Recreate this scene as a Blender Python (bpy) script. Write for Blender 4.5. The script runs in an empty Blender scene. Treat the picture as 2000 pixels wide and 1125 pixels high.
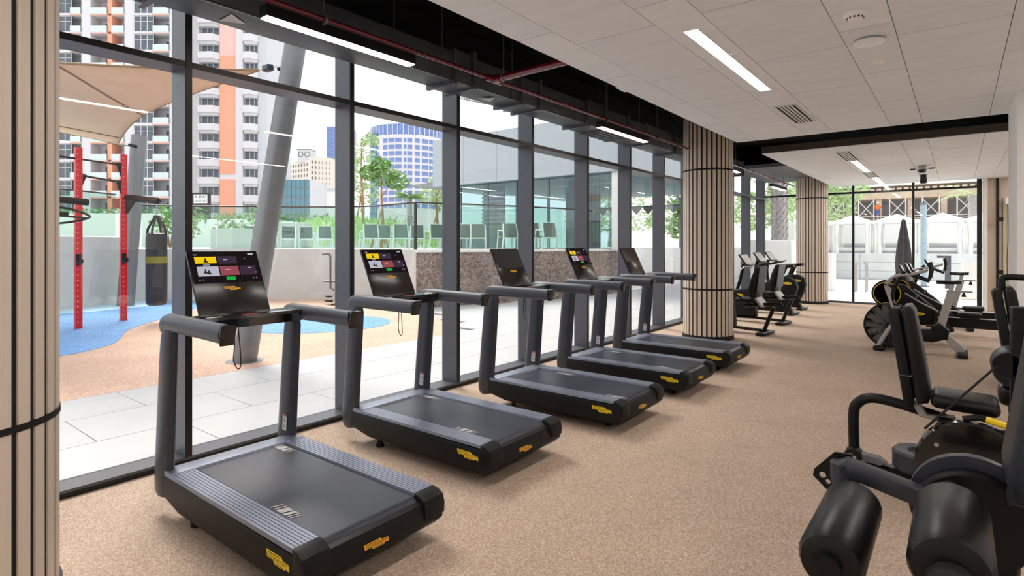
import bpy, bmesh, math, random
from mathutils import Vector, Matrix, Quaternion
random.seed(7)
PI = math.pi
scene = bpy.context.scene
col = scene.collection
YAW = math.radians(38.15)

# ------------------------------------------------------------------ camera
cam_data = bpy.data.cameras.new('camera')
cam_data.sensor_width = 36.0
cam_data.lens = 36.0 * 1110.0 / 2000.0
cam_data.shift_y = -84.5 / 2000.0
cam_data.clip_start = 0.05
cam_data.clip_end = 1000
cam = bpy.data.objects.new('camera', cam_data)
cam.location = (0, 0, 1.6)
cam.rotation_euler = (PI / 2, 0, YAW)
col.objects.link(cam)
scene.camera = cam

# ------------------------------------------------------------------ exposure, sky, sun
scene.view_settings.view_transform = 'Standard'
scene.view_settings.look = 'None'
scene.view_settings.exposure = 0.8
scene.view_settings.gamma = 1.0
world = bpy.data.worlds.new('world')
scene.world = world
world.use_nodes = True
bg = world.node_tree.nodes['Background']
bg.inputs[0].default_value = (0.94, 0.965, 1.0, 1)
bg.inputs[1].default_value = 1.0
sun_data = bpy.data.lights.new('sun', 'SUN')
sun_data.energy = 2.6
sun_data.angle = math.radians(25)
sun_data.color = (1.0, 0.95, 0.87)
sun = bpy.data.objects.new('sun', sun_data)
sun.rotation_euler = Vector((0.58, -0.2, -0.79)).to_track_quat('-Z', 'Y').to_euler()
sun.location = (-30, -20, 60)
col.objects.link(sun)
LAMP = 22.0          # radiance of the linear lamps

# ------------------------------------------------------------------ materials
def lin(c):
    return c / 12.92 if c <= 0.04045 else ((c + 0.055) / 1.055) ** 2.4

def rgb(h):
    h = h.lstrip('#')
    return tuple(lin(int(h[i:i + 2], 16) / 255.0) for i in (0, 2, 4)) + (1.0,)

def mat(name, hexc, rough=0.5, metal=0.0, var=0.06, scale=6.0, bump=0.0, bscale=120.0, emit=0.0, spec=0.5, coat=0.0):
    m = bpy.data.materials.new(name)
    m.use_nodes = True
    nt = m.node_tree
    b = nt.nodes['Principled BSDF']
    base = rgb(hexc)
    b.inputs['Roughness'].default_value = rough
    b.inputs['Metallic'].default_value = metal
    b.inputs['Specular IOR Level'].default_value = spec
    b.inputs['Coat Weight'].default_value = coat
    tc = nt.nodes.new('ShaderNodeTexCoord')
    nz = nt.nodes.new('ShaderNodeTexNoise')
    nz.inputs['Scale'].default_value = scale
    nz.inputs['Detail'].default_value = 4
    nt.links.new(tc.outputs['Object'], nz.inputs['Vector'])
    rp = nt.nodes.new('ShaderNodeValToRGB')
    rp.color_ramp.elements[0].position = 0.3
    rp.color_ramp.elements[1].position = 0.7
    rp.color_ramp.elements[0].color = tuple(c * (1 - var) for c in base[:3]) + (1,)
    rp.color_ramp.elements[1].color = tuple(min(1, c * (1 + var)) for c in base[:3]) + (1,)
    nt.links.new(nz.outputs['Fac'], rp.inputs['Fac'])
    nt.links.new(rp.outputs['Color'], b.inputs['Base Color'])
    if bump > 0:
        n2 = nt.nodes.new('ShaderNodeTexNoise')
        n2.inputs['Scale'].default_value = bscale
        nt.links.new(tc.outputs['Object'], n2.inputs['Vector'])
        bp = nt.nodes.new('ShaderNodeBump')
        bp.inputs['Strength'].default_value = bump
        bp.inputs['Distance'].default_value = 0.01
        nt.links.new(n2.outputs['Fac'], bp.inputs['Height'])
        nt.links.new(bp.outputs['Normal'], b.inputs['Normal'])
    if emit > 0:
        b.inputs['Emission Color'].default_value = base
        b.inputs['Emission Strength'].default_value = emit
    return m

def speckle(name, h1, h2, h3, scale, rough=0.85, bump=0.3):
    """granular surface: fine grains of three colours"""
    m = bpy.data.materials.new(name)
    m.use_nodes = True
    nt = m.node_tree
    b = nt.nodes['Principled BSDF']
    b.inputs['Roughness'].default_value = rough
    b.inputs['Specular IOR Level'].default_value = 0.25
    tc = nt.nodes.new('ShaderNodeTexCoord')
    vo = nt.nodes.new('ShaderNodeTexVoronoi')
    vo.inputs['Scale'].default_value = scale
    nt.links.new(tc.outputs['Object'], vo.inputs['Vector'])
    sp = nt.nodes.new('ShaderNodeSeparateColor')
    nt.links.new(vo.outputs['Color'], sp.inputs[0])
    rp = nt.nodes.new('ShaderNodeValToRGB')
    e = rp.color_ramp.elements
    e[0].color = rgb(h1); e[0].position = 0.1
    e[1].color = rgb(h3); e[1].position = 0.9
    x = rp.color_ramp.elements.new(0.5); x.color = rgb(h2)
    nt.links.new(sp.outputs[0], rp.inputs['Fac'])
    nz = nt.nodes.new('ShaderNodeTexNoise')
    nz.inputs['Scale'].default_value = 1.3
    nt.links.new(tc.outputs['Object'], nz.inputs['Vector'])
    mr = nt.nodes.new('ShaderNodeMapRange')
    mr.inputs['From Min'].default_value = 0.3; mr.inputs['From Max'].default_value = 0.7
    mr.inputs['To Min'].default_value = 0.94; mr.inputs['To Max'].default_value = 1.06
    nt.links.new(nz.outputs['Fac'], mr.inputs['Value'])
    mx = nt.nodes.new('ShaderNodeVectorMath'); mx.operation = 'SCALE'
    nt.links.new(rp.outputs['Color'], mx.inputs[0])
    nt.links.new(mr.outputs['Result'], mx.inputs['Scale'])
    nt.links.new(mx.outputs['Vector'], b.inputs['Base Color'])
    bp = nt.nodes.new('ShaderNodeBump')
    bp.inputs['Strength'].default_value = bump
    bp.inputs['Distance'].default_value = 0.003
    nt.links.new(vo.outputs['Distance'], bp.inputs['Height'])
    nt.links.new(bp.outputs['Normal'], b.inputs['Normal'])
    return m

def brushed(name, hexc, sx, sy, var=0.08, rough=0.7):
    """streaky board: noise stretched along one axis"""
    m = mat(name, hexc, rough, var=var)
    nt = m.node_tree
    nz = [n for n in nt.nodes if n.bl_idname == 'ShaderNodeTexNoise'][0]
    tc = [n for n in nt.nodes if n.bl_idname == 'ShaderNodeTexCoord'][0]
    mp = nt.nodes.new('ShaderNodeMapping')
    mp.inputs['Scale'].default_value = (sx, sy, 1)
    nt.links.new(tc.outputs['Object'], mp.inputs['Vector'])
    nt.links.new(mp.outputs['Vector'], nz.inputs['Vector'])
    nz.inputs['Scale'].default_value = 1.0
    nz.inputs['Detail'].default_value = 8
    return m

def glass(name, hexc, refl=0.07, rough=0.0):
    m = bpy.data.materials.new(name)
    m.use_nodes = True
    nt = m.node_tree
    nt.nodes.clear()
    out = nt.nodes.new('ShaderNodeOutputMaterial')
    tr = nt.nodes.new('ShaderNodeBsdfTransparent')
    tr.inputs[0].default_value = rgb(hexc)
    gl = nt.nodes.new('ShaderNodeBsdfGlossy')
    gl.inputs['Roughness'].default_value = rough
    lw = nt.nodes.new('ShaderNodeLayerWeight')
    lw.inputs['Blend'].default_value = 0.25
    mr = nt.nodes.new('ShaderNodeMapRange')
    mr.inputs['To Min'].default_value = refl * 0.5
    mr.inputs['To Max'].default_value = 0.6
    pw = nt.nodes.new('ShaderNodeMath'); pw.operation = 'POWER'; pw.inputs[1].default_value = 2.5
    nt.links.new(lw.outputs['Facing'], pw.inputs[0])
    nt.links.new(pw.outputs[0], mr.inputs['Value'])
    mx = nt.nodes.new('ShaderNodeMixShader')
    nt.links.new(mr.outputs['Result'], mx.inputs[0])
    nt.links.new(tr.outputs[0], mx.inputs[1])
    nt.links.new(gl.outputs[0], mx.inputs[2])
    nt.links.new(mx.outputs[0], out.inputs['Surface'])
    return m

def emis(name, hexc, strength):
    m = bpy.data.materials.new(name)
    m.use_nodes = True
    nt = m.node_tree
    nt.nodes.clear()
    out = nt.nodes.new('ShaderNodeOutputMaterial')
    e = nt.nodes.new('ShaderNodeEmission')
    e.inputs[0].default_value = rgb(hexc)
    e.inputs[1].default_value = strength
    nt.links.new(e.outputs[0], out.inputs['Surface'])
    return m

M = {}
M['floor'] = speckle('gym_rubber_floor', '#a18a78', '#b39c89', '#c5b3a3', 160)
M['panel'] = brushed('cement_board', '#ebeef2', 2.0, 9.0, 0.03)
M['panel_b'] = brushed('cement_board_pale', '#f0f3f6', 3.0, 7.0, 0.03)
M['black_void'] = mat('black_plenum_paint', '#17181d', 0.7)
M['duct'] = mat('black_duct_wrap', '#5d6167', 0.42, 0.2, 0.15, 9, 0.15, 30)
M['duct_seam'] = mat('silver_duct_seam', '#7d8287', 0.35, 0.7)
M['red_pipe'] = mat('red_sprinkler_pipe', '#6e1428', 0.22, 0.0, coat=0.6)
M['conduit'] = mat('grey_conduit', '#6e7176', 0.4, 0.5)
M['frame'] = mat('dark_bronze_aluminium', '#565860', 0.38, 0.2, 0.04)  # lightened to the window-lit tone of the mullion sides
M['frame_face'] = mat('dark_frame_and_shade', '#100f10', 0.45, 0.1)  # shade painted on the window frame fronts; also plain dark frames and posts
M['glass'] = glass('window_glass', '#fafafa', 0.07)
M['slat'] = brushed('pale_wood_slat', '#d8c9ba', 30.0, 30.0, 0.06, 0.55)
M['slat_back'] = mat('black_slat_backing', '#070707', 0.7)
M['lamp'] = emis('lamp_diffuser', '#fff9f2', LAMP)
M['lamp_hot'] = emis('warm_lamp_diffuser', '#ffebd8', LAMP * 0.6)
M['lamp_box'] = mat('black_lamp_housing', '#1d1c1f', 0.4, 0.3)
M['white_plastic'] = mat('white_plastic', '#f7f7f5', 0.4, 0, 0.02)
M['vent_white'] = mat('white_grille', '#d9d7d3', 0.45, 0, 0.02)
M['vent_dark'] = mat('dark_grille_throat', '#101012', 0.8)
M['wall_white'] = mat('white_plaster', '#efefee', 0.8, 0, 0.02)
M['wall_beige'] = mat('beige_plaster', '#e2cfbd', 0.8, 0, 0.03)
# machines
M['chassis'] = mat('black_moulded_plastic', '#0d0d0e', 0.5, 0, 0.05, spec=0.3)
M['upright'] = mat('graphite_painted_steel', '#3a3d47', 0.36, 0.2, 0.04)
M['grip'] = mat('graphite_soft_grip', '#474b57', 0.45, 0.1, 0.04, bump=0.05, bscale=400)
M['rail'] = mat('ribbed_grey_foot_rail', '#868c9c', 0.34, 0.45, 0.05)
M['belt'] = mat('black_running_belt', '#252936', 0.36, 0, 0.08, 40, 0.12, 300)
M['gloss'] = mat('gloss_black', '#0b0b0d', 0.12, 0, 0.02, coat=0.5)
M['bezel'] = mat('brown_black_console', '#191210', 0.2, 0, 0.03)
M['screen_off'] = mat('dark_screen_glass', '#0d0a10', 0.08, 0, 0.02, coat=0.6)
M['screen_on'] = emis('lit_dark_screen', '#221a1c', 0.45)
M['t_yellow'] = emis('screen_yellow_tile', '#f5d019', 0.55)
M['t_white'] = emis('screen_pale_tile', '#c4c4d2', 0.5)
M['t_red'] = emis('screen_red_tile', '#a0505a', 0.5)
M['t_violet'] = emis('screen_violet_tile', '#4a3a4c', 0.4)
M['t_green'] = emis('screen_green_button', '#1fa845', 0.6)
M['yellow'] = mat('yellow_badge', '#f2cf1b', 0.4, 0, 0.02)
M['orange_badge'] = mat('amber_badge', '#f0b030', 0.4, 0, 0.02)
M['ink'] = mat('black_ink', '#15130c', 0.6)
M['print_grey'] = mat('pale_belt_print', '#a9a5a6', 0.6)
M['red_mark'] = mat('red_label', '#b8323c', 0.5)
M['label'] = mat('white_sticker', '#d7d6d4', 0.6)
M['rubber'] = mat('black_rubber', '#0a0a0b', 0.7)
M['silver'] = mat('silver_steel', '#b9babd', 0.3, 0.75, 0.03)
M['silver_paint'] = mat('silver_paint', '#b4b2b0', 0.4, 0.35, 0.03)
M['black_steel'] = mat('black_painted_steel', '#0c0c0d', 0.4, 0.1, 0.04, spec=0.35)
M['leather'] = mat('black_vinyl_upholstery', '#0d0c0d', 0.36, 0, 0.06, 12, 0.06, 200, spec=0.35)
M['leather_blue'] = mat('graphite_vinyl_upholstery', '#24272e', 0.42, 0, 0.06, 12, 0.06, 200, spec=0.4)
M['mesh_guard'] = mat('grey_fan_blades', '#8f8a85', 0.5, 0.2)
# outside
M['paver'] = mat('pale_stone_paver', '#b9b9ba', 0.7, 0, 0.03, 3, 0.05, 60)
M['white_paving'] = mat('white_paving', '#efefec', 0.7, 0, 0.02)
M['shaded_edge'] = mat('shaded_board_edge', '#4d423a', 0.8)  # brown of shade and warm light, painted on the ceiling edge
M['pole_paint'] = mat('mottled_blue_grey_paint', '#9db0bb', 0.5, 0, 0.15, 8)
M['grout'] = mat('paver_joint', '#b3b1ad', 0.9)
M['tan_rubber'] = speckle('tan_playground_rubber', '#c29f8b', '#cdac97', '#d8baa7', 60, bump=0.1)
M['blue_rubber'] = speckle('blue_playground_rubber', '#6592c8', '#76a2d4', '#8db3de', 60, bump=0.1)
M['sunlit_blue'] = speckle('sunlit_blue_rubber', '#a9d4ea', '#bfe2f2', '#d2ecf7', 60, bump=0.1)  # blue rubber with sunlight painted into the colour
M['planter'] = mat('painted_concrete', '#cfcfcb', 0.8, 0, 0.06, 2)
M['white_paint'] = mat('white_render', '#eceae6', 0.8, 0, 0.02)
M['granite'] = speckle('brown_granite', '#6f625c', '#8a7b73', '#a6978e', 26, 0.6, 0.05)
M['steel_grey'] = mat('grey_steel_mast', '#7d7f82', 0.38, 0.4, 0.05)
M['sail'] = mat('beige_shade_fabric', '#dfba98', 0.85, 0, 0.05, 2)
M['seam'] = mat('brown_sail_seam', '#8c7355', 0.8)
M['red_steel'] = mat('red_painted_steel', '#d4202c', 0.38, 0.0, 0.04)
M['bag'] = mat('navy_black_vinyl', '#23262c', 0.4, 0, 0.1, 20, 0.1, 60)
M['bag_band'] = mat('olive_bag_band', '#7f7d2a', 0.6)
M['rail_glass'] = glass('green_balustrade_glass', '#e6f4ee', 0.10)
M['dark_rail'] = mat('dark_bronze_rail', '#3b3835', 0.4, 0.4)
M['fascia'] = mat('pale_grey_cladding', '#b0b7bc', 0.55, 0.0, 0.02)
M['pav_glass'] = glass('blue_green_pavilion_glass', '#d3e6e6', 0.14)
M['pav_ceiling'] = mat('blue_grey_soffit', '#7f949c', 0.7)
M['pav_frame'] = mat('blue_grey_mullion', '#5d6b78', 0.5)
M['canopy'] = mat('grey_canopy', '#8d8f8f', 0.6)
M['chair_white'] = mat('white_chair_tube', '#eef2f1', 0.4, 0, 0.02)
M['sling'] = mat('grey_green_sling', '#66726f', 0.8, 0, 0.08, 30)
M['leaf'] = mat('mid_green_leaf', '#83aa60', 0.7, 0, 0.35, 3)
M['leaf_pale'] = mat('pale_green_leaf', '#b5cb98', 0.7, 0, 0.3, 3)
M['leaf_dark'] = mat('dark_green_leaf', '#618a50', 0.7, 0, 0.35, 3)
M['grass'] = mat('bright_grass', '#b9db84', 0.8, 0, 0.3, 5)
M['bark'] = mat('orange_brown_bark', '#a87a56', 0.85, 0, 0.2, 12)
M['bark_grey'] = mat('grey_palm_bark', '#a8a1a0', 0.85, 0, 0.25, 12)
M['tower_white'] = mat('white_tower_render', '#d6d3d6', 0.8, 0, 0.02)
M['tower_grey'] = mat('grey_tower_render', '#c6c8cc', 0.8, 0, 0.02)
M['orange'] = mat('coral_render', '#f0a184', 0.8, 0, 0.03)
M['orange_top'] = mat('pink_coral_render', '#f2b8ae', 0.8, 0, 0.03)
M['win_dark'] = mat('dark_window', '#596069', 0.15, 0.0, 0.25, 0.8)
M['win_blue'] = mat('blue_window', '#6d86bd', 0.12, 0.1, 0.2, 0.5)
M['win_steel'] = mat('steel_blue_curtain_glass', '#5d7fae', 0.12, 0.15, 0.15, 0.4)
M['win_teal'] = mat('teal_curtain_glass', '#5f8796', 0.15, 0.1, 0.2, 0.5)
M['balcony_glass'] = mat('frosted_balcony_glass', '#cfdcdd', 0.2, 0, 0.05)
M['beige_bld'] = mat('beige_stone_facade', '#d9d2c8', 0.85, 0, 0.03)
M['hole'] = mat('grey_window_recess', '#6d6a68', 0.6)
M['scaffold'] = mat('galvanised_scaffold', '#d6d4d0', 0.5, 0.2)
M['raw'] = mat('raw_concrete', '#cdb8a2', 0.9, 0, 0.15, 2)
M['raw_dark'] = mat('dark_building_interior', '#8d878a', 0.9, 0, 0.2, 1)
M['canvas'] = mat('white_canvas', '#f3f2ef', 0.8, 0, 0.02)
M['plum'] = mat('plum_black_canvas', '#1f1922', 0.7)
M['stone_wall'] = mat('pale_stone_wall', '#cfd3d2', 0.7, 0, 0.06, 3)
M['skin'] = mat('skin', '#a87858', 0.6)
M['hi_vis'] = mat('orange_work_vest', '#f0703a', 0.7)
M['denim'] = mat('blue_work_trousers', '#5a5f9a', 0.8)
M['green_band'] = mat('olive_green_mat', '#a9a877', 0.7)
M['dark_green'] = mat('dark_green_edge', '#1d3020', 0.7)

# ------------------------------------------------------------------ mesh helpers
class MB:
    def __init__(s):
        s.v = []; s.f = []
    def add(s, vs, fs):
        o = len(s.v)
        s.v += [tuple(p) for p in vs]
        s.f += [tuple(i + o for i in f) for f in fs]
        return s
    def box(s, x0, x1, y0, y1, z0, z1, mt=None):
        vs = [Vector(p) for p in ((x0, y0, z0), (x1, y0, z0), (x1, y1, z0), (x0, y1, z0), (x0, y0, z1), (x1, y0, z1), (x1, y1, z1), (x0, y1, z1))]
        if mt: vs = [mt @ p for p in vs]
        return s.add(vs, [(0, 3, 2, 1), (4, 5, 6, 7), (0, 1, 5, 4), (1, 2, 6, 5), (2, 3, 7, 6), (3, 0, 4, 7)])
    def cbox(s, c, size, mt=None):
        return s.box(c[0] - size[0] / 2, c[0] + size[0] / 2, c[1] - size[1] / 2, c[1] + size[1] / 2, c[2] - size[2] / 2, c[2] + size[2] / 2, mt)
    def rbox(s, c, size, r, seg=2, mt=None):
        bm = bmesh.new()
        bmesh.ops.create_cube(bm, size=1)
        for v in bm.verts: v.co = Vector((v.co.x * size[0], v.co.y * size[1], v.co.z * size[2]))
        bmesh.ops.bevel(bm, geom=bm.edges[:], offset=r, segments=seg, profile=0.5, affect='EDGES')
        mm = Matrix.Translation(c)
        if mt: mm = mt @ mm
        return s.from_bm(bm, mm)
    def from_bm(s, bm, mm=None):
        bm.verts.index_update()
        vs = [(mm @ v.co) if mm else v.co.copy() for v in bm.verts]
        fs = [[v.index for v in f.verts] for f in bm.faces]
        bm.free()
        return s.add(vs, fs)
    def prism(s, poly, a0, a1, axis='y', bevel=0.0, seg=2, mt=None):
        """outline extruded along an axis: 'y' outline in XZ, 'z' in XY, 'x' in YZ"""
        bm = bmesh.new()
        def P(p, a):
            return {'y': (p[0], a, p[1]), 'z': (p[0], p[1], a), 'x': (a, p[0], p[1])}[axis]
        n = len(poly)
        v0 = [bm.verts.new(P(p, a0)) for p in poly]
        v1 = [bm.verts.new(P(p, a1)) for p in poly]
        bm.faces.new(v0); bm.faces.new(v1[::-1])
        for i in range(n):
            bm.faces.new((v0[i], v1[i], v1[(i + 1) % n], v0[(i + 1) % n]))
        bmesh.ops.recalc_face_normals(bm, faces=bm.faces[:])
        if bevel > 0:
            es = [e for e in bm.edges if (e.verts[0] in v0) == (e.verts[1] in v0)]
            bmesh.ops.bevel(bm, geom=es, offset=bevel, segments=seg, profile=0.5, affect='EDGES')
        return s.from_bm(bm, mt)
    def tube(s, pts, r, n=10, closed=False, flat=None, up=None):
        """swept tube; r may be a list; flat=(a,b) scales the section; up fixes the section's first axis"""
        pts = [Vector(p) for p in pts]
        k = len(pts)
        rs = r if isinstance(r, (list, tuple)) else [r] * k
        fa, fb = flat or (1, 1)
        vs = []
        prev = None
        for i in range(k):
            if closed: t = pts[(i + 1) % k] - pts[i - 1]
            elif i == 0: t = pts[1] - pts[0]
            elif i == k - 1: t = pts[-1] - pts[-2]
            else: t = (pts[i + 1] - pts[i]).normalized() + (pts[i] - pts[i - 1]).normalized()
            t.normalize()
            if up is not None: a = Vector(up)
            elif prev is None: a = Vector((0, 0, 1)) if abs(t.z) < 0.9 else Vector((1, 0, 0))
            else: a = prev
            a = (a - t * a.dot(t))
            if a.length < 1e-6: a = t.orthogonal()
            a.normalize()
            b = t.cross(a)
            prev = a
            for j in range(n):
                an = 2 * PI * j / n
                vs.append(pts[i] + a * (math.cos(an) * rs[i] * fa) + b * (math.sin(an) * rs[i] * fb))
        fs = []
        for i in range(k if closed else k - 1):
            i2 = (i + 1) % k
            for j in range(n):
                fs.append((i * n + j, i * n + (j + 1) % n, i2 * n + (j + 1) % n, i2 * n + j))
        if not closed:
            fs.append(tuple(range(n))[::-1])
            fs.append(tuple((k - 1) * n + j for j in range(n)))
        return s.add(vs, fs)
    def cyl(s, p0, p1, r0, r1=None, n=14):
        return s.tube([p0, p1], [r0, r0 if r1 is None else r1], n)
    def lathe(s, prof, n=24, mt=None):
        """profile of (radius, z) turned about Z"""
        vs = []; fs = []
        k = len(prof)
        for i, (r, z) in enumerate(prof):
            for j in range(n):
                a = 2 * PI * j / n
                p = Vector((r * math.cos(a), r * math.sin(a), z))
                vs.append(mt @ p if mt else p)
        for i in range(k - 1):
            for j in range(n):
                fs.append((i * n + j, i * n + (j + 1) % n, (i + 1) * n + (j + 1) % n, (i + 1) * n + j))
        if prof[0][0] > 1e-5: fs.append(tuple(range(n))[::-1])
        if prof[-1][0] > 1e-5: fs.append(tuple((k - 1) * n + j for j in range(n)))
        return s.add(vs, fs)
    def grid(s, P, nu, nv):
        """surface P(i,j) on an (nu+1)x(nv+1) lattice"""
        vs = [P(i / nu, j / nv) for i in range(nu + 1) for j in range(nv + 1)]
        fs = [(i * (nv + 1) + j, (i + 1) * (nv + 1) + j, (i + 1) * (nv + 1) + j + 1, i * (nv + 1) + j + 1) for i in range(nu) for j in range(nv)]
        return s.add(vs, fs)
    def mesh(s, name, m, angle=38):
        me = bpy.data.meshes.new(name)
        me.from_pydata(s.v, [], s.f)
        bm = bmesh.new(); bm.from_mesh(me)
        bmesh.ops.recalc_face_normals(bm, faces=bm.faces[:])
        bm.to_mesh(me); bm.free()
        me.materials.append(m)
        for p in me.polygons: p.use_smooth = True
        me.set_sharp_from_angle(angle=math.radians(angle))
        return me
    def build(s, name, m, parent=None, label=None, kind=None, loc=None, angle=38):
        o = bpy.data.objects.new(name, s.mesh(name, m, angle))
        col.objects.link(o)
        if parent: o.parent = parent
        if label: o['label'] = label
        if kind: o['kind'] = kind
        if loc: o.location = loc
        return o

def tag(o, label, cat, group=None, kind=None):
    o['label'] = label; o['category'] = cat
    if group: o['group'] = group
    if kind: o['kind'] = kind
    return o

def thing(name, label, cat, loc=(0, 0, 0), rz=0.0, group=None):
    o = bpy.data.objects.new(name, None)
    o.empty_display_size = 0.2
    col.objects.link(o)
    o.location = loc; o.rotation_euler = (0, 0, rz)
    return tag(o, label, cat, group)

def structure(name, mb, m, loc=None, angle=38):
    return mb.build(name, m, None, None, 'structure', loc, angle)

def children_of(o):
    return [c for c in col.objects if c.parent == o]

def copy_tree(o, parent=None, kids=None):
    if kids is None:
        kids = {}
        for c in col.objects:
            if c.parent: kids.setdefault(c.parent.name, []).append(c)
    c = o.copy(); col.objects.link(c); c.parent = parent
    for ch in kids.get(o.name, []): copy_tree(ch, c, kids)
    return c

def share(name, mesh, parent, loc=(0, 0, 0), rot=(0, 0, 0), scale=(1, 1, 1), label=None):
    o = bpy.data.objects.new(name, mesh); col.objects.link(o)
    o.parent = parent; o.location = loc; o.rotation_euler = rot; o.scale = scale
    if label: o['label'] = label
    return o

def text_mesh(name, body, size, m, extrude=0.0, sx=1.0):
    cu = bpy.data.curves.new(name, 'FONT')
    cu.body = body; cu.size = size; cu.align_x = 'CENTER'; cu.align_y = 'CENTER'
    cu.extrude = extrude; cu.resolution_u = 3
    o = bpy.data.objects.new(name, cu); col.objects.link(o)
    dg = bpy.context.evaluated_depsgraph_get()
    me = bpy.data.meshes.new_from_object(o.evaluated_get(dg))
    bpy.data.objects.remove(o)
    for v in me.vertices: v.co.x *= sx
    me.materials.clear(); me.materials.append(m)
    me.name = name
    return me

def arc(cx, cz, r, a0, a1, n):
    return [(cx + r * math.cos(math.radians(a0 + (a1 - a0) * i / n)), cz + r * math.sin(math.radians(a0 + (a1 - a0) * i / n))) for i in range(n + 1)]

def smooth_path(pts, n=6):
    """Catmull-Rom through points"""
    P = [Vector(p) for p in pts]
    P = [P[0] * 2 - P[1]] + P + [P[-1] * 2 - P[-2]]
    out = []
    for i in range(1, len(P) - 2):
        for k in range(n):
            t = k / n
            a, b, c, d = P[i - 1], P[i], P[i + 1], P[i + 2]
            out.append(0.5 * ((2 * b) + (c - a) * t + (2 * a - 5 * b + 4 * c - d) * t * t + (3 * b - a - 3 * c + d) * t ** 3))
    out.append(P[-2])
    return out

# face-on frames: local X across, local Y up, local Z out of the face
def facing(p, out, up=(0, 0, 1)):
    z = Vector(out).normalized(); y = Vector(up); y = (y - z * y.dot(z)).normalized(); x = y.cross(z)
    m = Matrix((x, y, z)).transposed().to_4x4()
    m.translation = Vector(p)
    return m

def set_matrix(o, m):
    o.location = m.to_translation(); o.rotation_euler = m.to_euler()

# ================================================================== ROOM SHELL
XG, XF = -4.63, -4.43        # window glass plane and room face of the mullions
YB = 17.95                   # back glazing
ZC = 3.2                     # suspended ceilings
structure('floor', MB().box(-4.66, 3.2, -3.5, 18.05, -0.12, 0.0), M['floor'])
structure('wall_right', MB().box(3.2, 3.35, -3.5, 18.05, 0, 4.0), M['wall_white'])
structure('wall_front', MB().box(-4.66, 3.35, -3.65, -3.5, 0, 4.0), M['wall_white'])
structure('ceiling_void', MB().box(-4.8, 3.35, -3.65, 18.1, 4.0, 4.15), M['black_void'])
structure('ceiling_soffit', MB().box(-4.4, -2.75, 14.2, 17.9, 3.42, 3.5), mat('grey_soffit', '#6c6d72', 0.6))
structure('wall_bulkhead', MB().box(-4.42, -4.38, -3.5, 17.9, 3.5, 4.0), M['black_void'])
structure('pillar', MB().box(0.48, 1.3, 7.9, 9.19, 0, ZC), M['wall_white'])

# ---- left curtain wall
win = structure('window_1', MB().box(XG - 0.02, XF, -3.5, YB, 0.0, 0.05), M['frame'])
win['label'] = 'dark metal framed curtain wall of tall panes along the treadmill side'
ys = [1.784 + 1.4255 * k for k in range(-3, 12)]
mull = MB().box(XG - 0.03, XF, 0, 0.05, 0.05, 3.95).mesh('mullion', M['frame'])
cap = MB().box(XF, XF + 0.006, 0.004, 0.046, 0.05, 3.95).mesh('mullion_shade_face', M['frame_face'])  # thin dark face puts shade on the room side of the frame
tran = MB().box(XG - 0.03, XF, 0.05, 1.4255, 2.895, 2.94).mesh('transom', M['frame'])
trc = MB().box(XF, XF + 0.004, 0.05, 1.4255, 2.897, 2.938).mesh('transom_shade_face', M['frame_face'])  # same painted shade on the transom front
pane_lo = MB().box(XG - 0.005, XG + 0.005, 0.05, 1.4255, 0.05, 2.895).mesh('pane', M['glass'])
pane_hi = MB().box(XG - 0.005, XG + 0.005, 0.05, 1.4255, 2.94, 3.95).mesh('pane_upper', M['glass'])
for y in ys:
    m_ = share('mullion', mull, win, (0, y, 0))
    share('mullion_shade_face', cap, m_)
    if y < 17.0:
        t_ = share('transom', tran, win, (0, y, 0))
        share('transom_shade_face', trc, t_)
        share('pane', pane_lo, win, (0, y, 0))
        share('pane', pane_hi, win, (0, y, 0))
MB().box(XF, XF + 0.004, -3.5, YB, 0.0, 0.03).build('sill_shade_face', M['frame_face'], win)  # painted shade on the sill front
y_end = ys[-1]
MB().box(XG - 0.03, XF, y_end + 0.05, YB, 2.895, 2.94).build('transom', M['frame'], win)
MB().box(XG - 0.005, XG + 0.005, y_end + 0.05, YB, 0.05, 2.895).build('pane', M['glass'], win)
MB().box(XG - 0.005, XG + 0.005, y_end + 0.05, YB, 2.94, 3.95).build('pane', M['glass'], win)

# ---- back glazing
win2 = structure('window_2', MB().box(XG, 0.46, YB - 0.06, YB + 0.06, 0.0, 0.05), M['frame'])
win2['label'] = 'thin framed glazed back wall looking onto the white terrace'
bx = [-4.55, -3.58, -2.255, -0.915, 0.40]
for x in bx:
    w = 0.05 if x < 0.3 else 0.09
    MB().box(x - w / 2, x + w / 2, YB - 0.07, YB + 0.05, 0.05, 3.45).build('mullion', M['frame_face'], win2)
for a, b in zip(bx[:-1], bx[1:]):
    MB().box(a + 0.025, b - 0.025, YB - 0.05, YB + 0.05, 2.99, 3.04).build('transom', M['frame_face'], win2)
    MB().box(a + 0.025, b - 0.025, YB - 0.005, YB + 0.005, 0.05, 2.99).build('pane', M['glass'], win2)
    MB().box(a + 0.025, b - 0.025, YB - 0.005, YB + 0.005, 3.04, 3.45).build('pane', M['glass'], win2)
MB().box(XG, 0.46, YB - 0.05, YB + 0.05, 3.45, 4.0).build('head_panel', M['black_void'], win2)
wb = structure('wall_back', MB().box(0.46, 3.2, YB - 0.05, YB + 0.1, 0, 4.0), M['wall_beige'])
MB().box(0.46, 0.55, YB - 0.14, YB - 0.05, 0, ZC).build('white_jamb', M['wall_white'], wb)
MB().box(0.71, 0.76, YB - 0.12, YB - 0.05, 0, ZC).build('black_post', M['frame_face'], wb)

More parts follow.
